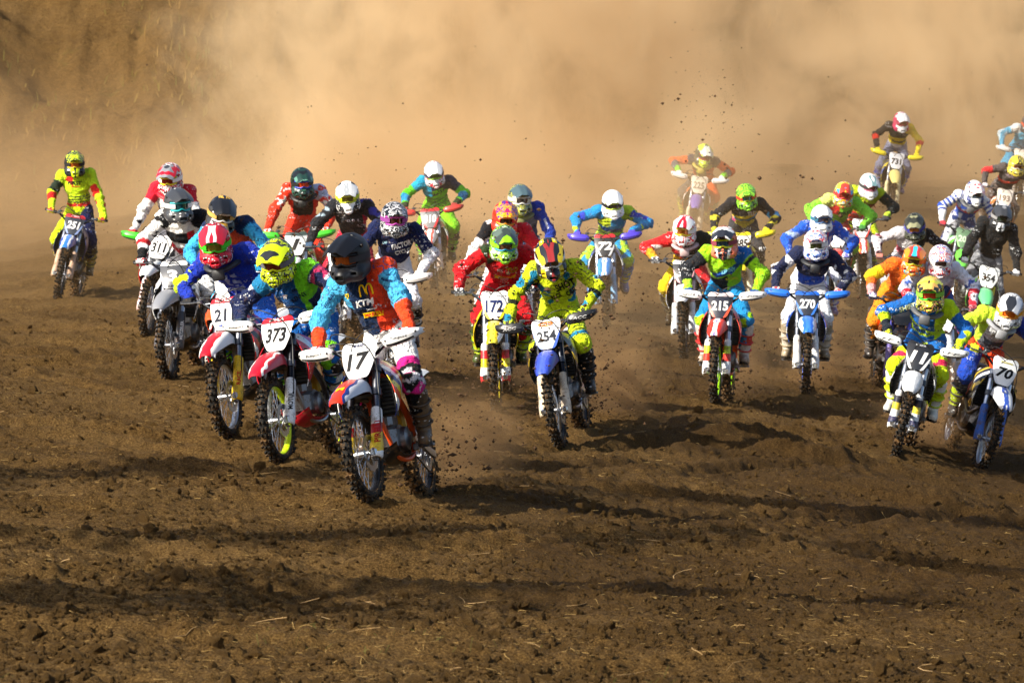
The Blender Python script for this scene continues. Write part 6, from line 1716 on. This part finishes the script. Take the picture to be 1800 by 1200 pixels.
ribbons('dry_straw', 6500, 16.5, 50, .02, .085, .0012, ('#8a6a3a', '#c8a868'), 'short pale bits of dry straw and roots scattered over the soil', 'straw', dens=lambda X, Y: noise2(X * .9, Y * .8, 71) + rng.normal(0, .4, len(X)) > -.1)
ribbons('dry_roots', 90, 17, 40, .10, .34, .0018, ('#a07a48', '#d0b080'), 'longer dry stems and roots lying on the soil', 'roots', curl=1.2, lift=.15)
def bank_grass():
    n = 5200
    X = rng.uniform(-16, 14, n); Y = rng.uniform(85, 98, n)
    k = noise2(X * .7, Y * .5, 91) + rng.normal(0, .35, n) > .05; X, Y = X[k], Y[k]; n = len(X)
    Z = ground_z(X, Y, True); H_ = rng.uniform(.08, .34, n); a = rng.normal(0, .5, (n, 2))
    w = rng.uniform(.006, .014, n); V = np.zeros((n, 5, 3))
    V[:, 0] = np.stack([X - w, Y, Z - .02], 1); V[:, 1] = np.stack([X + w, Y, Z - .02], 1)
    V[:, 2] = np.stack([X + w * .7 + a[:, 0] * H_ * .3, Y + a[:, 1] * H_ * .3, Z + H_ * .6], 1); V[:, 3] = np.stack([X - w * .7 + a[:, 0] * H_ * .3, Y + a[:, 1] * H_ * .3, Z + H_ * .6], 1)
    V[:, 4] = np.stack([X + a[:, 0] * H_ * .8, Y + a[:, 1] * H_ * .8, Z + H_], 1)
    o_ = np.arange(n)[:, None] * 5
    Fc = np.concatenate([o_ + np.array([0, 1, 2]), o_ + np.array([0, 2, 3]), o_ + np.array([3, 2, 4])])
    m, nn, ll, b = nmat('dry_grass', .8, .2); tc = N(nn, ll, 'ShaderNodeTexCoord')
    nz = N(nn, ll, 'ShaderNodeTexNoise', {'Vector': tc.outputs['Object'], 'Scale': .8, 'Detail': 3.0})
    f_ = N(nn, ll, 'ShaderNodeMapRange', {'Value': nz.outputs['Fac'], 'From Min': .4, 'From Max': .6}).outputs[0]
    ll.new(mix_c(nn, ll, f_, C('#8a6c38'), C('#5a5a24')), b.inputs['Base Color'])
    tag(link('bank_grass', mk_mesh('bank_grass', V.reshape(-1, 3), Fc, False), None, m), 'dry grass and weeds growing on the earth bank', 'grass', kind='stuff')
bank_grass()
ribbons('grass', 900, 16.5, 21, .02, .055, .0012, ('#4a5020', '#6a7034'), 'sparse tufts of short green grass in the near soil', 'grass', lift=.9, curl=.3, dens=lambda X, Y: noise2(X * 1.6 + 7, Y * 1.3, 81) > .42)

# dirt thrown up behind the wheels
P = []; S_ = []
for p, M, k, info in PLACED:
    nn_ = 1000 if p.y < 46 else 220
    c = M @ Vector((0, WB + .1, .05))
    d = (M.to_3x3() @ Vector((0, 1, 0)))
    t = rng.random(nn_) ** .7
    sp = rng.normal(0, .17, nn_) * (0.5 + 1.6 * t); ang = rng.uniform(.25, 1.0, nn_)
    r_ = t * rng.uniform(.5, 2.6, nn_)
    x = c.x + d.x * r_ * np.cos(ang) + sp; y = c.y + d.y * r_ * np.cos(ang); z = c.z + r_ * np.sin(ang) * .95
    P.append(np.stack([x, y, z], 1)); S_.append(np.clip(rng.lognormal(-5.2, .65, nn_), .0025, .024))
# a plume high over the field, and crumbs all through the air
for (cx, cy, cz, n_, sx, sz_) in ((2.9, 59, 2.4, 220, .4, .55), (.9, 34.6, .9, 420, .45, .4), (3.9, 48, 1.2, 300, .4, .4), (-.1, 36, .8, 500, .5, .5)):
    P.append(np.stack([rng.normal(cx, sx, n_), rng.normal(cy, .8, n_), rng.normal(cz, sz_, n_)], 1)); S_.append(np.clip(rng.lognormal(-5.1, .6, n_), .003, .03))
n_ = 1500
y = rng.uniform(38, 66, n_); x = rng.uniform(-.75, 1.05, n_) * y * UW / 2 / FPX
P.append(np.stack([x, y, base_h(x, y) + rng.exponential(.9, n_)], 1)); S_.append(np.clip(rng.lognormal(-5.2, .5, n_), .003, .02))
P = np.concatenate(P); S_ = np.concatenate(S_)
ok = P[:, 2] > ground_z(P[:, 0], P[:, 1]) + .02
lumps('flying_dirt', P[ok], S_[ok], 'crumbs of soil thrown into the air by the wheels', 'dirt', plastic('#4a3218', 0, .95, key='flying_soil'), .8)

# ------------------------------------------------------------------ trees left of the frame whose shade crosses the track
def leaf_mat():
    m, n, l, b = nmat('leaves', .7, .2); b.inputs['Base Color'].default_value = C('#4a5a20'); return m
LEAF = leaf_mat(); BARK = plastic('#4a3a28', .2, .9, key='bark')
def poplar(x, y, h, r, label):
    z0 = float(ground_z(x, y)[0])
    root = bpy.data.objects.new('poplar_tree', None); COL.objects.link(root); root.location = (x, y, z0 - .05)
    tag(root, label, 'tree', 'trees left of the track')
    mb = MB(); mb.tube([(0, 0, 0), (.05, .02, h * .3), (.0, .06, h * .65), (.03, .0, h)], [.20, .16, .10, .02], 8)
    for k in range(26):
        q = k * 2.4; zz = h * (.14 + .80 * k / 26); L = r * (1.1 - .6 * abs(k / 26 - .4))
        mb.tube([(0, 0, zz), (L * .5 * math.cos(q), L * .5 * math.sin(q), zz + .35), (L * .8 * math.cos(q), L * .8 * math.sin(q), zz + .9)], [.04, .025, .008], 5)
    link('trunk', mb.mesh('trunk'), root, BARK)
    n = int(430 * h * r)
    zz = rng.uniform(.10, 1.02, n) * h; prof = r * np.clip(1.15 - np.abs(zz / h - .42) * 1.35, .12, 1.0)
    cl = .75 + .35 * np.sin(zz * 3.1) * np.sin(zz * 1.3 + 2)
    q = rng.uniform(0, 2 * math.pi, n); rr = np.sqrt(rng.random(n)) * prof * cl
    c = np.stack([rr * np.cos(q), rr * np.sin(q), zz], 1)
    a = rng.normal(0, 1, (n, 3)); a /= np.linalg.norm(a, axis=1)[:, None]; b = np.cross(a, rng.normal(0, 1, (n, 3))); b /= np.linalg.norm(b, axis=1)[:, None]
    s = rng.uniform(.04, .08, n)[:, None]
    V = np.stack([c - a * s, c + b * s * .6, c + a * s, c - b * s * .6], 1).reshape(-1, 3)
    link('crown', mk_mesh('crown', V, np.arange(n * 4).reshape(-1, 4), False), root, LEAF)
SL = SUN_DIR.y / SUN_DIR.x                      # shade runs along this slope on the ground
for x, yc, h, r, lb in ((-7.0, 23.8, 7.0, 1.1, 'broad poplar left of the frame, nearest to the camera'), (-9.5, 31.0, 10.5, .6, 'slim poplar left of the frame, farthest from the camera'), (-9.0, 27.0, 12.0, .7, 'tall poplar left of the frame, second from the camera')):
    poplar(x, yc + SL * x, h, r, lb)

# ------------------------------------------------------------------ dust raised by the field
def dust():
    x0, x1, y0, y1, z0, z1 = -13.0, 17.0, 30.0, 101.0, -1.6, 9.5
    mb = MB(); mb.box(((x0 + x1) / 2, (y0 + y1) / 2, (z0 + z1) / 2), (x1 - x0, y1 - y0, z1 - z0))
    me = mb.mesh('dust_cloud')
    m = bpy.data.materials.new('dust'); m.use_nodes = True
    n, l = m.node_tree.nodes, m.node_tree.links
    n.remove(n['Principled BSDF'])
    out = n['Material Output']
    vol = N(n, l, 'ShaderNodeVolumePrincipled', {'Color': (0.93, 0.80, 0.58, 1), 'Anisotropy': 0.0})
    tc = N(n, l, 'ShaderNodeTexCoord'); P = tc.outputs['Object']
    sp = N(n, l, 'ShaderNodeSeparateXYZ', {0: P}); X, Yv, Z = sp.outputs
    ma = lambda op, a, b=None, c=None, clamp=False: math_n(n, l, op, a, b, c, clamp)
    def ss(v, a, b, lo=0.0, hi=1.0):
        r_ = N(n, l, 'ShaderNodeMapRange', {'Value': v, 'From Min': a, 'From Max': b, 'To Min': lo, 'To Max': hi}, interpolation_type='SMOOTHSTEP'); return r_.outputs[0]
    nb = N(n, l, 'ShaderNodeTexNoise', {'Vector': N(n, l, 'ShaderNodeVectorMath', {0: P, 1: (1.25, .5, 1.0)}, operation='MULTIPLY').outputs[0], 'Scale': .34, 'Detail': 6.0, 'Roughness': .62, 'Distortion': .9}).outputs['Fac']
    # left rim of the cloud: clear air over the left of the field
    edge = ma('ADD', X, ma('MULTIPLY_ADD', nb, 5.0, -2.5))
    fx = ss(edge, -6.8, -1.5)
    fy = ss(ma('SUBTRACT', ma('ADD', Yv, ma('MULTIPLY_ADD', nb, 8.0, -4.0)), ss(X, 1.0, 7.0, 57.0, 65.0)), 0.0, 12.0)
    puff = ss(nb, .45, .60, .03, 1.15)
    nl = N(n, l, 'ShaderNodeTexNoise', {'Vector': N(n, l, 'ShaderNodeVectorMath', {0: P, 1: (1.0, .25, 1.6)}, operation='MULTIPLY').outputs[0], 'Scale': .17, 'Detail': 3.0}).outputs['Fac']
    puff = ma('MULTIPLY', puff, ss(nl, .40, .58, .22, 1.1))
    back = ma('MULTIPLY', ma('MULTIPLY', fx, fy), puff)
    # low dust hugging the ground behind the wheels
    gx = ma('MULTIPLY_ADD', X, -.10, .02)
    gz = ma('SUBTRACT', ma('SUBTRACT', Z, gx), ss(Yv, 42.0, 78.0, -.25, 1.0))
    fall = ma('EXPONENT', ma('MULTIPLY', gz, -1.6), clamp=False)
    fall = ma('MINIMUM', fall, 1.6)
    fl = ma('MULTIPLY', ma('MULTIPLY', fall, ss(Yv, 39.0, 49.0)), ss(edge, -4.5, -.5, .06, 1.0))
    fl = ma('MULTIPLY', ma('MULTIPLY', fl, ss(nb, .34, .62, .1, 1.0)), ma('MULTIPLY', ss(X, 3.0, 6.0, 1.0, .4), ss(Yv, 56.0, 70.0, 1.1, 5.0)))
    den = ma('ADD', ma('MULTIPLY', back, .26), ma('MULTIPLY', fl, .12))
    fr = ma('DIVIDE', ma('MULTIPLY', fl, .12), ma('ADD', den, .0001), clamp=True)
    l.new(mix_c(n, l, fr, (0.88, 0.68, 0.42, 1), (0.76, 0.53, 0.29, 1)), vol.inputs['Color'])
    l.new(den, vol.inputs['Density'])
    l.new(vol.outputs[0], out.inputs['Volume'])
    o = link('dust_cloud', me, None, m)
    tag(o, 'tan dust cloud hanging behind and under the field', 'dust', kind='stuff')
dust()

# brown plumes boiling up behind the driven wheels
def plumes():
    m = bpy.data.materials.new('dust_plume'); m.use_nodes = True
    n, l = m.node_tree.nodes, m.node_tree.links
    n.remove(n['Principled BSDF'])
    vol = N(n, l, 'ShaderNodeVolumePrincipled', {'Color': (0.55, 0.35, 0.17, 1)})
    tc = N(n, l, 'ShaderNodeTexCoord'); ge = N(n, l, 'ShaderNodeNewGeometry')
    ln = N(n, l, 'ShaderNodeVectorMath', {0: tc.outputs['Object']}, operation='LENGTH').outputs['Value']
    nz = N(n, l, 'ShaderNodeTexNoise', {'Vector': ge.outputs['Position'], 'Scale': 1.9, 'Detail': 4.0, 'Roughness': .65, 'Distortion': .8}).outputs['Fac']
    e = math_n(n, l, 'SUBTRACT', math_n(n, l, 'MULTIPLY_ADD', nz, 1.5, .0), math_n(n, l, 'MULTIPLY', ln, 1.0))
    d = N(n, l, 'ShaderNodeMapRange', {'Value': e, 'From Min': .05, 'From Max': .75, 'To Min': 0.0, 'To Max': 1.6}, interpolation_type='SMOOTHSTEP').outputs[0]
    l.new(d, vol.inputs['Density']); l.new(vol.outputs[0], n['Material Output'].inputs['Volume'])
    mb = MB(); secs = []
    for q in np.linspace(.001, math.pi - .001, 12):
        secs.append([(math.sin(q) * math.cos(a), math.sin(q) * math.sin(a), math.cos(q)) for a in np.linspace(0, 2 * math.pi, 20, False)])
    mb.loft(secs); me = mb.mesh('dust_plume')
    for p, M, k, info in PLACED:
        if p.y > 52: continue
        big = 1.25 if k['bike']['num'] in ('254', '172', '17', '270', '11') else 1.0
        c = M @ Vector((0, WB + .75 * big, .25))
        o = link('dust_plume', me, None, m)
        o.location = (c.x + .12, c.y, float(ground_z(c.x, c.y)[0]) + .28 * big); o.scale = (.62 * big * (1.4 if k['bike']['num'] == '254' else 1), .85 * big, .62 * big); o.rotation_euler = (R(12), 0, R(-k.get('yaw', 0)))
        tag(o, 'brown dust boiling up behind the rear wheel of the ' + k['what'].split(' motocross')[0][:40] + ' bike' if False else 'brown dust boiling up behind a rear wheel', 'dust', 'plumes behind the rear wheels', 'stuff')
plumes()
